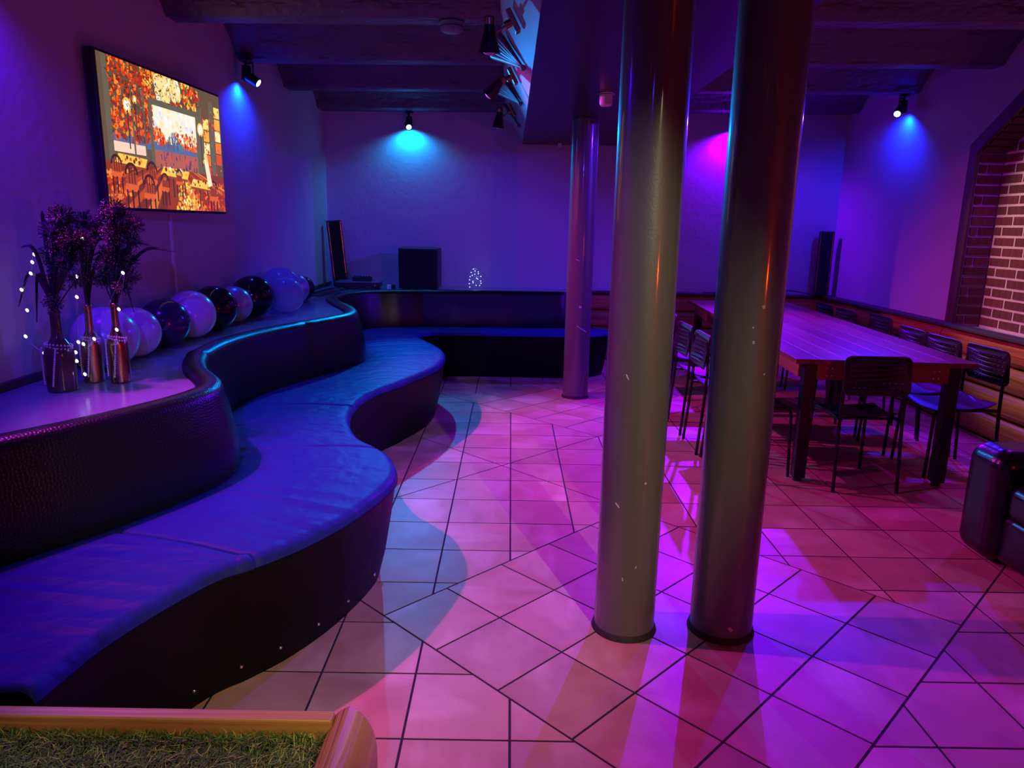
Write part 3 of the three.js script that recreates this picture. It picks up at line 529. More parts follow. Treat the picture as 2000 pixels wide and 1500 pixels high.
const balloons = [
  [166, 655, 60, 'white', 'large milky balloon behind the flower bottles, against the wall'],
  [228, 652, 50, 'white', 'milky balloon between the copper bottle and the dark purple balloon'],
  [296, 630, 48, 'dark', 'dark purple balloon between two milky balloons'],
  [357, 614, 47, 'white', 'milky violet balloon between the dark purple and a black balloon'],
  [405, 601, 44, 'black', 'black balloon between the milky violet and the pearl balloon'],
  [470, 591, 35, 'pearl', 'silvery pearl balloon in the row on the ledge'],
  [489, 578, 41, 'black', 'black balloon just behind the silvery pearl balloon'],
  [540, 580, 36, 'clear', 'smaller clear balloon before the largest clear balloon'],
  [549, 561, 40, 'clear', 'largest clear balloon near the end of the row'],
  [574, 563, 30, 'pearl', 'pale pearl balloon behind the largest clear balloon'],
  [590, 563, 24, 'black', 'small black balloon ending the row by the green garland'],
].map(([x, y, r, kind, lab]) => {
  const d = pxRay(x, y), fwd = V(0, 0, -1).applyQuaternion(camera.quaternion); d.multiplyScalar(1 / d.dot(fwd));
  // centre height = ledge + radius, radius = r/FOCAL * depth
  const t = (LEDGE - EYE) / (d.y - r / FOCAL), R = r / FOCAL * t, c = d.clone().multiplyScalar(t).add(camera.position);
  return { c, R, kind, lab };
});
for (let it = 0; it < 400; it++) {         // settle them so that they touch without passing through each other, mostly along the wall
  for (let i = 0; i < balloons.length; i++) for (let k = i + 1; k < balloons.length; k++) {
    const a = balloons[i], b = balloons[k], dx = b.c.x - a.c.x, dy = b.c.y - a.c.y, dz = b.c.z - a.c.z, need = (a.R + b.R) * 1.1, dist = Math.hypot(dx, dy, dz);
    if (dist < need) { const p = (need - dist) * 0.25, s = dz < 0 ? -1 : 1; a.c.z -= s * p; b.c.z += s * p; a.c.x -= dx / dist * p * 0.3; b.c.x += dx / dist * p * 0.3; }
  }
  for (const q of balloons) { q.c.x = Math.max(q.c.x, XL + q.R * 1.1 + 0.004); q.c.z = Math.min(q.c.z, -3.3); }
}
for (const { c, R, kind, lab } of balloons) {
  const b = thing('balloon', lab, 'balloon', [c.x, LEDGE, c.z], 0, 'balloons lying on the ledge');
  const sk = part(b, 'skin', balloonGeo, BM[kind]); sk.scale.setScalar(R * 0.985); sk.position.y = R; sk.rotation.set(rr(1.2, 1.5), rr(0.3, 2.4), 0);
  const kn = part(b, 'knot', knotGeo, BM[kind]); kn.scale.setScalar(R * 0.985); kn.rotation.copy(sk.rotation); kn.position.copy(V(0, -1.03, 0).applyEuler(sk.rotation).multiplyScalar(R * 0.985)).add(V(0, R, 0));
}

// ================================================================ BOTTLES, FLOWERS, STRING LIGHTS
const bottleProfile = (R, h, neck) => { const p = [[0.001, 0.0], [R * 0.9, 0], [R, 0.012], [R, h * 0.42], [R * 0.96, h * 0.5], [R * 0.75, h * 0.58], [R * 0.45, h * 0.66], [neck, h * 0.74], [neck * 0.95, h * 0.95], [neck * 1.15, h * 0.96], [neck * 1.15, h * 0.985], [neck * 0.85, h], [neck * 0.7, h * 0.98]]; return new THREE.LatheGeometry(new THREE.CatmullRomCurve3(p.map(a => V(a[0], a[1], 0)), false, 'catmullrom', 0.2).getPoints(48).map(v => new THREE.Vector2(Math.max(v.x, 0.0005), v.y)), 36); };
const petalMats = [[0.8, 0.4, 0.6], [0.8, 0.5, 0.5], [0.72, 0.4, 0.6]].map(c => phy({ color: lin(...c), roughness: 0.5, side: THREE.DoubleSide }));
M.leaf = std({ color: lin(0.012, 0.014, 0.018), roughness: 0.5, side: THREE.DoubleSide });
M.stem = std({ color: lin(0.03, 0.025, 0.02), roughness: 0.6 });
M.pearl = phy({ color: lin(0.7, 0.66, 0.72), roughness: 0.25 });
M.led = std({ color: 0xffffff, emissive: lin(0.75, 0.85, 1), emissiveIntensity: 5 });
M.wire = std({ color: lin(0.6, 0.6, 0.65), roughness: 0.3, metalness: 0.8 });
function fluff(R, n, squash = 1) {        // a head of many fine filaments with a bead at the tip
  const pos = [], nor = [];
  for (let i = 0; i < n; i++) {
    const d = V(rr(-1, 1), rr(-1, 1), rr(-1, 1)); if (d.lengthSq() > 1 || d.lengthSq() < 0.02) { i--; continue; } const L = R * Math.pow(rnd(), 0.45); d.normalize();
    const q = d.clone().cross(V(rr(-1, 1), rr(-1, 1), rr(-1, 1))).normalize(), w = 0.0008 + 0.0010 * rnd(), a = d.clone().multiplyScalar(L * 0.45), b = d.clone().multiplyScalar(L), n2 = d.clone().cross(q);
    for (const v of [a, b, q]) v.y *= squash;
    const tri = (p1, p2, p3) => { for (const p of [p1, p2, p3]) { pos.push(p.x, p.y, p.z); nor.push(n2.x, n2.y, n2.z); } };
    tri(a, b.clone().addScaledVector(q, w), b.clone().addScaledVector(q, -w));
    const s = w * 1.9, c = b; tri(c.clone().addScaledVector(q, s), c.clone().addScaledVector(d, s * 1.5), c.clone().addScaledVector(q, -s)); tri(c.clone().addScaledVector(n2, s), c.clone().addScaledVector(d, s * 1.5), c.clone().addScaledVector(n2, -s));
  }
  const g = new THREE.BufferGeometry(); g.setAttribute('position', new THREE.Float32BufferAttribute(pos, 3)); g.setAttribute('normal', new THREE.Float32BufferAttribute(nor, 3)); g.setAttribute('uv', new THREE.Float32BufferAttribute(new Float32Array(pos.length / 3 * 2), 2)); return g;
}
function strap(pts, w) {                  // long narrow leaf with thickness and a fold
  const c = new THREE.CatmullRomCurve3(pts), rows = [];
  for (let i = 0; i <= 20; i++) { const t = i / 20, p = c.getPoint(t), g = c.getTangent(t), s = g.clone().cross(V(0.25, 0.3, 1)).normalize(), u = s.clone().cross(g).normalize(), ww = w * Math.pow(Math.sin(Math.PI * Math.min(0.97, 0.12 + 0.86 * t)), 0.7); rows.push([p.clone().addScaledVector(s, -ww).addScaledVector(u, ww * 0.3), p.clone(), p.clone().addScaledVector(s, ww).addScaledVector(u, ww * 0.3), p.clone().addScaledVector(u, -0.0015), p.clone().addScaledVector(s, -ww).addScaledVector(u, ww * 0.3)]); }
  return gridMesh(rows);
}
const fluffGeo = [fluff(0.05, 420), fluff(0.044, 360, 0.8), fluff(0.056, 520, 1.1)];
const BOTTLES = [
  { px: [124, 762], R: 0.056, h: 0.33, neck: 0.02, mat: phy({ color: lin(0.10, 0.06, 0.06), roughness: 0.12, metalness: 0.3 }), label: 'dark brown glass bottle wrapped with a pearl string, by the wall', tilt: 0.02,
    heads: [[122, 425, 2], [100, 452, 0], [140, 470, 2], [95, 500, 0], [130, 510, 1], [150, 495, 0], [150, 545, 1], [105, 560, 1], [105, 590, 1], [160, 470, 0], [120, 480, 2], [112, 530, 0]], leaves: [[82, 412], [40, 483], [36, 600], [72, 630], [140, 420], [172, 430], [130, 440]] },
  { px: [186, 745], R: 0.040, h: 0.335, neck: 0.015, mat: std({ color: lin(0.45, 0.27, 0.15), roughness: 0.34, metalness: 1 }), label: 'dull gold bottle in the middle of the three, with pearl strings', tilt: 0,
    heads: [[178, 455, 1], [160, 430, 1]], leaves: [[176, 410], [150, 440], [205, 430], [245, 410], [165, 470], [220, 470], [190, 440], [230, 500]] },
  { px: [237, 746], R: 0.041, h: 0.345, neck: 0.0145, mat: M.bronze, label: 'shiny copper bottle nearest the balloons, with pearls at its shoulder', tilt: 0,
    heads: [[222, 412, 2], [208, 438, 2], [240, 432, 2], [262, 440, 1], [225, 455, 2], [205, 520, 0], [245, 505, 2], [222, 495, 2], [255, 540, 1], [240, 560, 1], [200, 545, 1], [215, 540, 0], [258, 470, 1]], leaves: [[255, 405], [345, 492], [300, 480], [262, 412], [180, 500], [262, 610]] },
];
for (const B of BOTTLES) {
  const p = onY(...B.px, LEDGE), o = thing('bottle', B.label, 'bottle', [p.x, LEDGE, p.z], 0, 'three decorated bottles');
  part(o, 'glass', bottleProfile(B.R, B.h, B.neck), B.mat);
  const bead = new THREE.SphereGeometry(0.0042, 8, 6), list = [];
  for (let i = 0; i < 46; i++) { const a = i / 46 * Math.PI * 4, y = B.h * 0.56 + 0.012 * Math.sin(a * 0.8), r = B.R * 0.86; list.push(bead.clone().translate(Math.cos(a) * r, y, Math.sin(a) * r)); }
  for (let s = 0; s < 2; s++) for (let i = 0; i < 20; i++) { const a = 1.2 + s * 1.1 + i * 0.02, y = B.h * (0.55 - 0.024 * i); list.push(bead.clone().translate(Math.cos(a) * (B.R + 0.005), Math.max(0.006, y), Math.sin(a) * (B.R + 0.005))); }
  part(o, 'bead_string', merge(list), M.pearl, 'string of pale beads');
  const f = thing('flower_bunch', { 0: 'bunch of fluffy pink dried flowers in the dark brown bottle', 1: 'bunch of dark strap leaves in the dull gold bottle', 2: 'bunch of fluffy pink dried flowers in the shiny copper bottle' }[BOTTLES.indexOf(B)], 'flowers', [p.x, LEDGE + B.h * 0.8, p.z], 0);
  const org = V(p.x, LEDGE + B.h * 0.8, p.z);
  B.heads.forEach(([x, y, k], i) => {
    const q = onZ(x, y, p.z + rr(-0.05, 0.05)).sub(org);
    part(f, 'stem', tube([V(0, 0, 0), V(q.x * 0.15, q.y * 0.4, q.z * 0.2), q], 0.003, 14, 5), M.stem);
    const m = part(f, 'flower_head', fluffGeo[k], petalMats[(i + k) % 3]); m.position.copy(q); m.rotation.set(rr(0, 6), rr(0, 6), 0); m.userData.kind = 'stuff';
  });
  B.leaves.forEach(([x, y]) => {
    const q = onZ(x, y, p.z + rr(-0.08, 0.06)).sub(org), up = Math.max(0.25, q.y + 0.06);
    part(f, 'leaf', strap([V(0, 0, 0), V(q.x * 0.12, up * 0.45, q.z * 0.3), V(q.x * 0.55, Math.max(up * 0.85, q.y * 0.9), q.z * 0.7), q], 0.0075), M.leaf);
  });
}
{ // string of white lights
  const px = [[160, 465], [67, 497], [63, 512], [60, 534], [97, 536], [42, 566], [150, 580], [53, 606], [50, 657], [232, 604], [228, 644], [86, 690], [148, 688], [153, 668], [163, 672], [184, 662], [150, 705], [130, 718], [142, 730], [166, 731], [148, 760], [240, 533], [150, 540]];
  const order = [0, 22, 4, 1, 2, 3, 5, 7, 8, 11, 17, 18, 20, 19, 16, 12, 13, 6, 14, 15, 21, 9, 10];
  const zz = -2.93, P = px.map(([x, y]) => onZ(x, y, zz + rr(-0.03, 0.03)));
  for (const q of P) { if (q.x < XL + 0.02) q.x = XL + 0.02; q.y = Math.max(q.y, LEDGE + 0.008); }
  const base = P[20].clone(), o = thing('string_light', 'string of tiny white lights looped round the flower bottles', 'lights', base.toArray());
  part(o, 'wire', tube(order.map(i => P[i].clone().sub(base)), 0.0009, 260, 4), M.wire);
  const g = new THREE.SphereGeometry(0.0065, 10, 8).scale(0.8, 1.15, 0.8); for (const q of P) { const b = part(o, 'bulb', g, M.led, 'glowing white bulb'); b.position.copy(q).sub(base); b.rotation.z = 0.5; }
  for (const i of [20, 17]) { const l = new THREE.PointLight(lin(0.7, 0.82, 1), 0.006, 0, 2); l.position.copy(P[i]).sub(base).add(V(0.012, 0.012, 0.02)); l.castShadow = true; l.shadow.radius = 0.3; o.add(l); }
}
{ // glass jar with a light chain on the back ledge
  const c = onZ(928, 560, -7.98), jar = thing('glass_jar', 'clear glass jar on the back ledge beside the subwoofer', 'jar', [c.x, LEDGE, -7.98]);
  part(jar, 'glass', new THREE.LatheGeometry([[0.001, 0.004], [0.10, 0.004], [0.115, 0.02], [0.13, 0.11], [0.12, 0.19], [0.10, 0.225], [0.104, 0.235], [0.1, 0.235], [0.096, 0.225]].map(p => new THREE.Vector2(...p)), 32), phy({ color: 0xffffff, roughness: 0.03, transmission: 1, thickness: 0, ior: 1.45 }));
  const o = thing('string_light', 'tangle of tiny blue-white lights inside the glass jar', 'lights', [c.x, LEDGE + 0.01, -7.98]);
  const pts = []; for (let i = 0; i < 20; i++) { const a = i * 2.4, q = 0.095 - 0.0022 * i; pts.push(V(Math.cos(a) * q * rr(0.75, 1), 0.008 + i * 0.0095 + rr(0, 0.008), Math.sin(a) * q * 0.7)); }
  pts.push(V(-0.02, 0.215, 0.03)); part(o, 'wire', tube(pts, 0.0009, 160, 4), M.wire);
  const g = new THREE.SphereGeometry(0.0048, 8, 6), m = std({ color: 0xffffff, emissive: lin(0.5, 0.75, 1), emissiveIntensity: 3 }); for (let i = 1; i < pts.length; i++) { const b = part(o, 'bulb', g, m, 'glowing bulb'); b.position.copy(pts[i]); }
  const l = new THREE.PointLight(lin(0.5, 0.75, 1), 0.008, 0, 2); l.position.set(0.01, 0.12, 0.02); l.castShadow = true; o.add(l);
}

// ================================================================ AUDIO GEAR
function towerSpeaker(label, pos, lean, turn) {
  const o = thing('tower_speaker', label, 'speaker', pos, turn, 'slim tower speakers'); o.rotation.z = lean;
  part(o, 'cabinet', rbox(0.155, 0.71, 0.07, 0.006, 0, 0.357, 0), M.plasticBlack);
  part(o, 'grille', rbox(0.118, 0.69, 0.012, 0.004, 0, 0.357, 0.036), M.grille);
  for (const s of [-1, 1]) part(o, 'trim_line', box(0.003, 0.69, 0.006, s * 0.064, 0.357, 0.037), M.chrome, 'thin silver edge line');
  part(o, 'foot', box(0.13, 0.012, 0.09, 0, 0.006, 0), M.plasticBlack);
}
towerSpeaker('slim black tower speaker leaning in the corner by the balloons', [-1.885, LEDGE + 0.004, -8.1], 0.085, 0.35);
towerSpeaker('slim black tower speaker standing on the ledge behind the table', [3.5, 0.79, -8.17], 0, -0.25);
{
  const o = thing('subwoofer', 'black subwoofer box standing on the back ledge', 'speaker', [-0.975, LEDGE, -7.9]);
  part(o, 'cabinet', rbox(0.42, 0.425, 0.36, 0.012, 0, 0.2325, 0), M.plasticBlack); part(o, 'grille', rbox(0.39, 0.395, 0.012, 0.005, 0, 0.2325, 0.182), M.grille);
  for (const [a, b] of [[-1, -1], [1, -1], [-1, 1], [1, 1]]) { const f = part(o, 'foot', cyl(0.018, 0.015, 0.02, 14), M.plasticBlack); f.position.set(a * 0.16, 0.01, b * 0.13); }
}
{
  const o = thing('media_player', 'flat dark media player with a pale top on the back ledge', 'player', [-1.63, LEDGE, -7.86], 0.06);
  part(o, 'case', rbox(0.46, 0.05, 0.26, 0.006, 0, 0.045, 0), M.plasticBlack); part(o, 'top_plate', rbox(0.47, 0.012, 0.27, 0.004, 0, 0.076, 0), M.ledge, 'pale lid');
  for (const [a, b] of [[-1, -1], [1, -1], [-1, 1], [1, 1]]) { const f = part(o, 'foot', cyl(0.014, 0.014, 0.021, 12), M.plasticBlack); f.position.set(a * 0.19, 0.0105, b * 0.09); }
  const k = part(o, 'knob', cyl(0.009, 0.009, 0.01, 14).rotateX(Math.PI / 2), M.chrome); k.position.set(0.18, 0.045, 0.134);
  const m = thing('mixer', 'small black mixer with knobs on top of the media player', 'mixer', [-1.6, LEDGE + 0.083, -7.88], 0.06);
  part(m, 'case', rbox(0.2, 0.04, 0.13, 0.006, 0, 0.02, 0), M.plasticBlack); for (let i = 0; i < 6; i++) { const q = part(m, 'knob', cyl(0.008, 0.01, 0.014, 12), M.plasticBlack); q.position.set(-0.075 + i * 0.03, 0.046, 0.02); }
  const pl = thing('power_adapter', 'small white and black power adapter between player and subwoofer', 'adapter', [-1.28, LEDGE, -7.82], 0.3);
  part(pl, 'white_block', rbox(0.045, 0.05, 0.04, 0.006, -0.026, 0.026, 0), M.white, 'white block'); part(pl, 'black_plug', rbox(0.04, 0.05, 0.04, 0.008, 0.026, 0.026, 0), M.plasticBlack, 'black plug');
  const gl = thing('leaf_garland', 'short dark green artificial leaf garland lying behind the balloons', 'garland', [-1.78, LEDGE + 0.004, -7.0]);
  const gm = std({ color: lin(0.02, 0.09, 0.03), roughness: 0.6, side: THREE.DoubleSide });
  part(gl, 'vine', tube([V(-0.08, 0.006, 0.35), V(-0.03, 0.02, 0.1), V(0.02, 0.012, -0.15), V(0, 0.02, -0.45)], 0.004, 30, 5), M.stem);
  for (let i = 0; i < 18; i++) { const z = 0.34 - i * 0.045, x = -0.07 + i * 0.005, s = i % 2 ? 1 : -1; part(gl, 'leaf', strap([V(x, 0.012, z), V(x + s * 0.03, 0.03, z - 0.01), V(x + s * 0.06, 0.022, z - 0.03), V(x + s * 0.085, 0.006, z - 0.05)], 0.012), gm); }
  tagged(tube([V(3.42, 0.797, -8.2), V(3.3, 0.82, -8.22), V(3.15, 0.835, -8.23), V(3.0, 0.815, -8.23), V(2.8, 0.797, -8.23), V(2.2, 0.797, -8.24)], 0.006, 50, 8), M.plasticBlack, 'cable', 'black cable looping along the ledge from the tower speaker', 'cable');
}

// ================================================================ SOFFIT FITTINGS
{
  const x0 = 0.105, xt = -0.085, sl = V(xt - x0, 0.34, 0).normalize(), nrm = V(-0.34, -(x0 - xt), 0).normalize();
  const onFace = (s, z) => V(x0, SOFFIT, z).addScaledVector(sl, s);
  const face = (o) => { const m = new THREE.Matrix4().makeBasis(V(0, 0, 1), sl, nrm); o.quaternion.setFromRotationMatrix(m); };   // local x -> +z, y -> up the slope, z -> out
  const LB = ['nearest the unlit end of the soffit', 'midway along the soffit', 'closest to the back wall on the soffit'];
  [[-4.02, 0.19, 0.0], [-5.42, 0.19, 0.7], [-6.95, 0.19, 0.1]].forEach(([z, s, tw], i) => {
    const p = onFace(s, z), o = thing('adjustable_spotlight', ['unlit bell-shaped bronze and black spotlight before the largest fan ornament', 'unlit bell-shaped spotlight tilted away, between the first two fan ornaments', 'unlit bell-shaped spotlight closest to the back wall on the soffit'][i], 'lamp', p.toArray(), 0, 'bell-shaped spotlights on the soffit');
    face(o);
    part(o, 'bracket', merge([rbox(0.07, 0.12, 0.028, 0.006, 0, 0, 0.026), cyl(0.02, 0.02, 0.05, 14).rotateX(Math.PI / 2).translate(0, 0, 0.05)]), M.bronze, 'bronze wall bracket');
    part(o, 'arm', rod(V(0, 0, 0.06), V(0.0, -0.01, 0.15), 0.006), M.bronze);
    const bell = new THREE.LatheGeometry([[0.001, 0.1], [0.022, 0.098], [0.028, 0.08], [0.026, 0.05], [0.032, 0.02], [0.045, -0.03], [0.058, -0.075], [0.055, -0.075], [0.042, -0.03], [0.028, 0.02]].map(q => new THREE.Vector2(...q)), 28);
    const h = part(o, 'bell_shade', bell, M.metalBlack); const q = o.quaternion.clone().invert(); h.quaternion.copy(q.multiply(new THREE.Quaternion().setFromEuler(new THREE.Euler(0.15, 0, -tw)))); h.position.set(0, -0.01, 0.17);
    part(h, 'bulb', new THREE.SphereGeometry(0.036, 16, 12).scale(1, 0.7, 1).translate(0, -0.06, 0), M.white, 'pale unlit bulb face'); part(h, 'cap', cyl(0.0285, 0.0285, 0.03, 20).translate(0, 0.075, 0), M.bronze, 'bronze cap ring');
  });
  [[-4.66, 1.0], [-5.98, 0.95], [-7.25, 0.95]].forEach(([z, k], i) => {
    const p = onFace(0.075, z), o = thing('fan_ornament', ['largest ribbed fan ornament hanging on the sloping soffit side', 'second ribbed fan ornament on the sloping soffit side', 'ribbed fan ornament closest to the back wall on the soffit'][i], 'ornament', p.toArray(), 0, 'ribbed fan ornaments'); face(o);
    const n = 6; for (let r = 0; r < n; r++) {
      const q = r / (n - 1), e = V(-0.46 + 0.27 * q, 0.245 + 0.02 * Math.sin(q * 3), 0.105 - 0.07 * q).multiplyScalar(k);
      part(o, 'rib', along(new THREE.CylinderGeometry(0.038 * k, 0.01 * k, e.length(), 8, 1).scale(1, 1, 0.6), V(0, 0, 0.016), e), r % 2 ? M.fanA : M.fanB);
    }
    part(o, 'hub', new THREE.SphereGeometry(0.018 * k, 12, 8).translate(0, 0, 0.016), M.fanB);
  });
}
{
  const s = thing('smoke_detector', 'round grey smoke detector hanging under the ceiling beam', 'detector', [-0.38, BEAM + 0.004, -4.69]);
  part(s, 'body', new THREE.LatheGeometry([[0.001, -0.06], [0.05, -0.06], [0.066, -0.05], [0.068, -0.012], [0.075, -0.01], [0.075, 0], [0.001, 0]].map(p => new THREE.Vector2(...p)), 32), M.detector); part(s, 'sensor_slot', new THREE.TorusGeometry(0.067, 0.003, 8, 32).rotateX(Math.PI / 2).translate(0, -0.03, 0), M.plasticBlack);
  for (const [x, z, k, l] of [[0.615, -5.1, 1, 'pale ceiling sensor with a metal rim between the columns'], [0.5, -8.1, 0.5, 'tiny pale ceiling sensor at the far end of the soffit']]) {
    const b = thing('ceiling_sensor', l, 'sensor', [x, SOFFIT, z]); b.scale.setScalar(k);
    part(b, 'rim', new THREE.LatheGeometry([[0.001, -0.012], [0.06, -0.006], [0.062, 0], [0.001, 0]].map(p => new THREE.Vector2(...p)), 28), M.chrome); part(b, 'body', new THREE.LatheGeometry([[0.001, -0.085], [0.032, -0.083], [0.042, -0.07], [0.044, -0.02], [0.04, -0.01]].map(p => new THREE.Vector2(...p)), 28), M.white);
  }
}

// ================================================================ TABLES
function makeTable(pos, turn, label, len) {
  const t = thing('dining_table', label, 'table', pos, turn, 'two wooden tables in a row');
  const W = 1.04, TH = 0.77, n = 7, pw = W / n;
  for (let i = 0; i < n; i++) { const g = rbox(pw - 0.0006, 0.028, len, 0.0012, -W / 2 + (i + 0.5) * pw, TH - 0.014, -len / 2); const p = g.attributes.position, uv = g.attributes.uv; for (let k = 0; k < p.count; k++) uv.setXY(k, p.getZ(k) * 0.55 + i * 0.31, p.getX(k) * 1.1 + p.getY(k) + i * 0.13); part(t, 'plank', g, M.planks[[1, 0, 2, 1, 3, 0, 1][i]]); }
  const ax = 0.45, grainUV = (g, along) => { const p = g.attributes.position, uv = g.attributes.uv; for (let k = 0; k < p.count; k++) uv.setXY(k, (along === 'x' ? p.getX(k) : p.getZ(k)) * 0.6, p.getY(k) * 1.4); return g; };
  for (const z of [-0.05, -len + 0.05]) { part(t, 'apron', grainUV(rbox(2 * ax - 0.14, 0.1, 0.022, 0.002, 0, TH - 0.079, z), 'x'), M.apron, 'reddish wooden apron board'); }
  for (const x of [-ax, ax]) part(t, 'apron', grainUV(rbox(0.022, 0.1, len - 0.24, 0.002, x, TH - 0.079, -len / 2), 'z'), M.apron, 'reddish wooden apron board');
  const bolt = new THREE.SphereGeometry(0.0065, 8, 6).scale(1, 1, 0.5);
  for (const [zz, out] of [[-0.05, 1], [-len + 0.05, -1]]) for (const s of [-1, 1]) for (const dx of [0, 0.028]) for (const dy of [-0.022, 0.022]) { const b = part(t, 'bolt', bolt, M.chrome); b.position.set(s * (ax - 0.13 - dx), TH - 0.079 + dy, zz + out * 0.012); }
  for (const sx of [-1, 1]) for (const z of [-0.075, -len + 0.075]) { const l = part(t, 'leg', rbox(0.07, TH - 0.05, 0.07, 0.004, sx * (ax - 0.035), 0.03 + (TH - 0.06) / 2 - 0.001, z), M.metalBlack, 'black square leg'); part(l, 'levelling_foot', cyl(0.024, 0.028, 0.022, 16).translate(sx * (ax - 0.035), 0.011, z), M.plasticBlack); part(l, 'stud', cyl(0.008, 0.008, 0.02, 10).translate(sx * (ax - 0.035), 0.026, z), M.chrome); }
  return t;
}
const TY = -0.055, TX = 2.2, TZ = -4.12, TL = 1.72;
makeTable([TX, 0, TZ], TY, 'wooden plank table with black legs and a chair at its free end', TL);
makeTable([TX + Math.sin(-TY) * (TL + 0.01), 0, TZ - Math.cos(TY) * (TL + 0.01)], TY, 'wooden plank table with black legs, pushed up towards the back wall', TL);

// ================================================================ CHAIRS
function makeChair() {                    // sitter looks to -z
  const o = new THREE.Group(); o.name = 'perforated_chair';
  const bend = (g, depth, axis) => { const p = g.attributes.position; for (let i = 0; i < p.count; i++) { const x = p.getX(i), y = p.getY(i); if (axis === 'back') p.setZ(i, p.getZ(i) + depth * (x / 0.19) * (x / 0.19) * -1); } g.computeVertexNormals(); return g; };
  const plate = (w, h, rows, cols, x0, x1, y0, y1, sw, sh) => {
    const s = new THREE.Shape(), r = 0.045; s.moveTo(-w / 2 + r, -h / 2); s.lineTo(w / 2 - r, -h / 2); s.quadraticCurveTo(w / 2, -h / 2, w / 2, -h / 2 + r); s.lineTo(w / 2, h / 2 - r); s.quadraticCurveTo(w / 2, h / 2, w / 2 - r, h / 2); s.lineTo(-w / 2 + r, h / 2); s.quadraticCurveTo(-w / 2, h / 2, -w / 2, h / 2 - r); s.lineTo(-w / 2, -h / 2 + r); s.quadraticCurveTo(-w / 2, -h / 2, -w / 2 + r, -h / 2);
    for (let i = 0; i < rows; i++) for (let j = 0; j < cols; j++) { const x = x0 + (x1 - x0) * (j + (i % 2 ? 0.5 : 0.25)) / cols, y = y0 + (y1 - y0) * (i + 0.5) / rows; const hl = new THREE.Path(); hl.moveTo(x - sw, y - sh); hl.lineTo(x + sw, y - sh); hl.lineTo(x + sw, y + sh); hl.lineTo(x - sw, y + sh); hl.closePath(); s.holes.push(hl); }
    return new THREE.ExtrudeGeometry(s, { depth: 0.006, bevelEnabled: true, bevelSize: 0.002, bevelThickness: 0.002, bevelSegments: 1, curveSegments: 5 });
  };
  const back = bend(plate(0.385, 0.225, 6, 10, -0.165, 0.165, -0.085, 0.085, 0.0075, 0.0042), -0.022, 'back'); back.rotateX(-0.12); back.translate(0, 0.695, 0.19);
  part(o, 'backrest', back, M.chairPlastic, 'black plastic backrest with rows of slots');
  const rows = []; for (let i = 0; i <= 14; i++) { const u = i / 14, z = -0.2 + 0.39 * u, row = []; const y0 = 0.452 - 0.018 * Math.sin(Math.PI * u) - (u < 0.12 ? (0.12 - u) * 0.2 : 0) + (u > 0.85 ? (u - 0.85) * 0.12 : 0); const hw = 0.19 - 0.02 * u; for (let j = 0; j <= 10; j++) { const s = j / 10 * 2 - 1; row.push(V(s * hw, y0 + 0.012 * s * s, z)); } const low = row.slice().reverse().map(p => V(p.x * 0.985, p.y - 0.009, p.z)); rows.push([...row, ...low, row[0].clone()]); }
  part(o, 'seat', flipIdx(gridMesh(rows, false, 1, true)), M.chairPlastic, 'black plastic seat');
  for (const s of [-1, 1]) {
    part(o, 'leg', tube([V(s * 0.18, 0.0, -0.215), V(s * 0.176, 0.2, -0.207), V(s * 0.172, 0.39, -0.2), V(s * 0.17, 0.425, -0.185), V(s * 0.168, 0.432, -0.15), V(s * 0.166, 0.432, 0.05), V(s * 0.172, 0.432, 0.195)], 0.0105, 40, 8, 0.25), M.metalBlack, 'black tube front leg and side rail');
    part(o, 'leg', tube([V(s * 0.188, 0.0, 0.235), V(s * 0.184, 0.3, 0.212), V(s * 0.182, 0.43, 0.204), V(s * 0.182, 0.6, 0.2), V(s * 0.178, 0.77, 0.212)], 0.0105, 30, 8, 0.4), M.metalBlack, 'black tube rear leg');
  }
  part(o, 'cross_rail', merge([rod(V(-0.17, 0.428, -0.13), V(0.17, 0.428, -0.13), 0.008, 8), rod(V(-0.17, 0.428, 0.13), V(0.17, 0.428, 0.13), 0.008, 8)]), M.metalBlack);
  return o;
}
const chairProto = makeChair(); let chairCount = 0;
function chair(x, z, turn, label, group) {
  const c = chairCount++ ? chairProto.clone() : chairProto; c.name = numbered('perforated_chair'); c.position.set(x, 0, z); c.rotation.y = turn; c.userData = { label, category: 'chair', group }; scene.add(c); return c;
}
chair(2.11, -4.25, 0, 'black perforated plastic chair at the free end of the wooden table', 'chairs around the tables');
const rightL = ['black perforated chair on the wall side of the tables, nearest the table\'s free end', 'black perforated chair on the wall side, second from the table\'s free end', 'black perforated chair on the wall side, third from the table\'s free end', 'black perforated chair on the wall side, fourth from the table\'s free end', 'black perforated chair on the wall side, fifth from the table\'s free end', 'black perforated chair on the wall side of the tables, closest to the back wall'];
[[2.83, -4.50, 0.05], [2.80, -4.93, 0.02], [2.82, -5.37, -0.03], [2.98, -6.17, 0], [2.88, -6.6, 0.03], [2.9, -7.12, 0]].forEach(([x, z, a], i) => chair(x, z, Math.PI / 2 + a, rightL[i], 'chairs around the tables'));
const leftL = ['black perforated chair on the column side of the tables, nearest the table\'s free end', 'black perforated chair on the column side, second from the table\'s free end', 'black perforated chair on the column side, third from the table\'s free end', 'black perforated chair on the column side of the tables, closest to the back wall'];
[[1.54, -4.46, 0], [1.52, -4.88, 0.0], [1.51, -5.36, 0.04], [1.56, -6.05, 0.0]].forEach(([x, z, a], i) => chair(x, z, -Math.PI / 2 + a, leftL[i], 'chairs around the tables'));

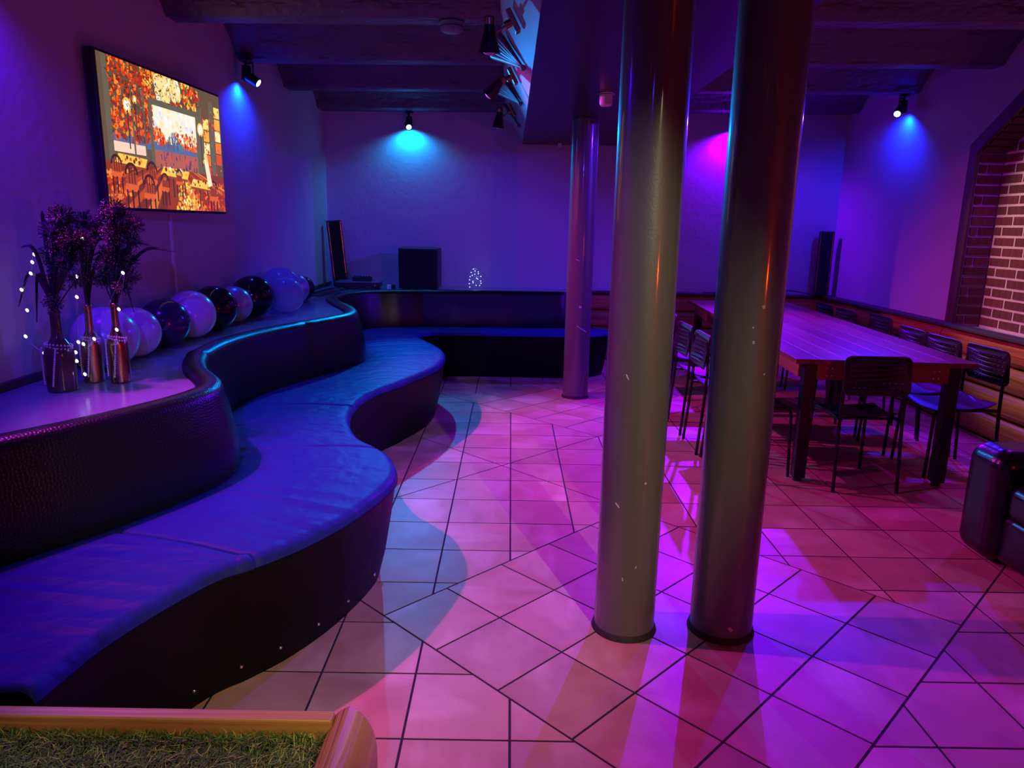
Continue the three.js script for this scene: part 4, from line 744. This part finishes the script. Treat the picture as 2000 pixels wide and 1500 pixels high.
// ================================================================ ARMCHAIR (faces the bench)
{
  const a = thing('armchair', 'low black leather armchair with thick rounded arms', 'armchair', [2.66, 0, -2.86]);
  const pillow = (w, h, d, r, x, y, z) => { const g = new RoundedBoxGeometry(w, h, d, 6, r); const p = g.attributes.position; for (let i = 0; i < p.count; i++) { const u = p.getX(i) / w * 2, v = p.getZ(i) / d * 2; p.setY(i, p.getY(i) * (1 + 0.05 * (1 - u * u) * (1 - v * v)) + 0.006 * (nA(p.getX(i) + x, p.getZ(i) + z) - 0.5)); } g.computeVertexNormals(); return metreUV(g.translate(x, y, z)); };
  part(a, 'base', metreUV(rbox(0.84, 0.24, 0.86, 0.05, 0.02, 0.145, 0, 5)), M.armLeather); 
  for (const s of [-1, 1]) part(a, 'arm', pillow(0.92, 0.53, 0.26, 0.08, 0, 0.283, s * 0.33), M.armLeather);
  part(a, 'seat_cushion', pillow(0.70, 0.18, 0.40, 0.06, -0.07, 0.33, 0), M.armLeather);
  part(a, 'backrest', pillow(0.24, 0.62, 0.9, 0.09, 0.40, 0.5, 0), M.armLeather);
  for (const [x, z] of [[-0.36, -0.36], [-0.36, 0.36], [0.4, -0.36], [0.4, 0.36]]) { const f = part(a, 'foot', cyl(0.025, 0.02, 0.07, 14), M.plasticBlack); f.position.set(x, 0.035, z); }
}

// ================================================================ PLANTER TROUGH IN THE FOREGROUND
{
  const y = 0.5, o = thing('planter_trough', 'rough wooden trough with artificial grass at the end of the bench', 'planter', [-0.95, 0, -1.15]);
  const wood = M.logs[0], dx = 0.95, back = rbox(1.24, y, 0.034, 0.006, -0.02, y / 2, -0.165);
  const uvW = (g) => { const p = g.attributes.position, uv = g.attributes.uv; for (let k = 0; k < p.count; k++) uv.setXY(k, p.getX(k) * 0.7 + p.getZ(k) * 0.4, p.getY(k) * 1.2 + p.getZ(k)); return g; };
  part(o, 'back_board', uvW(back), wood); part(o, 'front_board', uvW(rbox(1.24, y - 0.12, 0.034, 0.006, -0.02, (y - 0.12) / 2, 0.165)), wood); part(o, 'bottom', box(1.2, 0.02, 0.3, -0.02, 0.06, 0), wood);
  const endBoard = x => { const s = new THREE.Shape(); const w = 0.042; s.moveTo(-w, 0); s.lineTo(-w, y - 0.045); s.quadraticCurveTo(-w * 0.9, y - 0.02, -0.006, y - 0.006); s.quadraticCurveTo(w * 0.9, y - 0.03, w, y - 0.1); s.lineTo(w, 0); s.closePath(); const g = new THREE.ExtrudeGeometry(s, { depth: 0.37, bevelEnabled: true, bevelSize: 0.008, bevelThickness: 0.012, bevelSegments: 3, curveSegments: 10 }); g.translate(x, 0, -0.188); const p = g.attributes.position, uv = g.attributes.uv; for (let k = 0; k < p.count; k++) uv.setXY(k, p.getZ(k) * 0.8, p.getY(k) * 1.2 + p.getX(k) * 2); return g; };
  part(o, 'end_board', endBoard(0.635), wood, 'rounded end board'); part(o, 'end_board', endBoard(-0.675), wood, 'rounded end board');
  part(o, 'soil', metreUV(box(1.22, 0.02, 0.3, -0.02, y - 0.062, 0)), std({ color: lin(0.03, 0.045, 0.015), roughness: 1 }));
  const pos = [], nor = [], col = [];
  for (let i = 0; i < 22000; i++) {
    const x = rr(-0.63, 0.59), z = rr(-0.147, 0.147), up = z < -0.12 ? rr(0.012, 0.034) : rr(0.004, 0.02), a = rr(0, 6.28), l = rr(0.018, 0.05), w = rr(0.0007, 0.0015), b0 = y - 0.052;
    const p0 = V(x + Math.cos(a + 1.57) * w, b0, z + Math.sin(a + 1.57) * w), p1 = V(x - Math.cos(a + 1.57) * w, b0, z - Math.sin(a + 1.57) * w), m0 = V(x + Math.cos(a) * l * 0.4, b0 + up * 0.7, z + Math.sin(a) * l * 0.4), tip = V(x + Math.cos(a) * l, b0 + up, z + Math.sin(a) * l);
    const n = V(Math.cos(a) * -0.35, 0.93, Math.sin(a) * -0.35).normalize(), g = rnd(), c = g < 0.18 ? [0.5, 0.5, 0.12] : g < 0.5 ? [0.16, 0.26, 0.05] : [0.07, 0.13, 0.04];
    const mw = V(Math.cos(a + 1.57) * w, 0, Math.sin(a + 1.57) * w), m1 = m0.clone().add(mw), m2 = m0.clone().sub(mw);
    for (const t of [[p0, p1, m1], [p1, m2, m1], [m1, m2, tip]]) for (const q of t) { q.z = Math.max(-0.147, Math.min(0.2, q.z)); pos.push(q.x, q.y, q.z); nor.push(n.x, n.y, n.z); col.push(...c); }
  }
  const g = new THREE.BufferGeometry(); g.setAttribute('position', new THREE.Float32BufferAttribute(pos, 3)); g.setAttribute('color', new THREE.Float32BufferAttribute(col, 3)); g.computeVertexNormals();
  const m = part(o, 'grass', g, std({ vertexColors: true, roughness: 0.8, side: THREE.DoubleSide }), 'green and yellow artificial grass'); m.userData.kind = 'stuff';
}

scene.traverse(o => { if (o.isMesh) { o.castShadow = true; o.receiveShadow = true; } });
renderer.render(scene, camera);
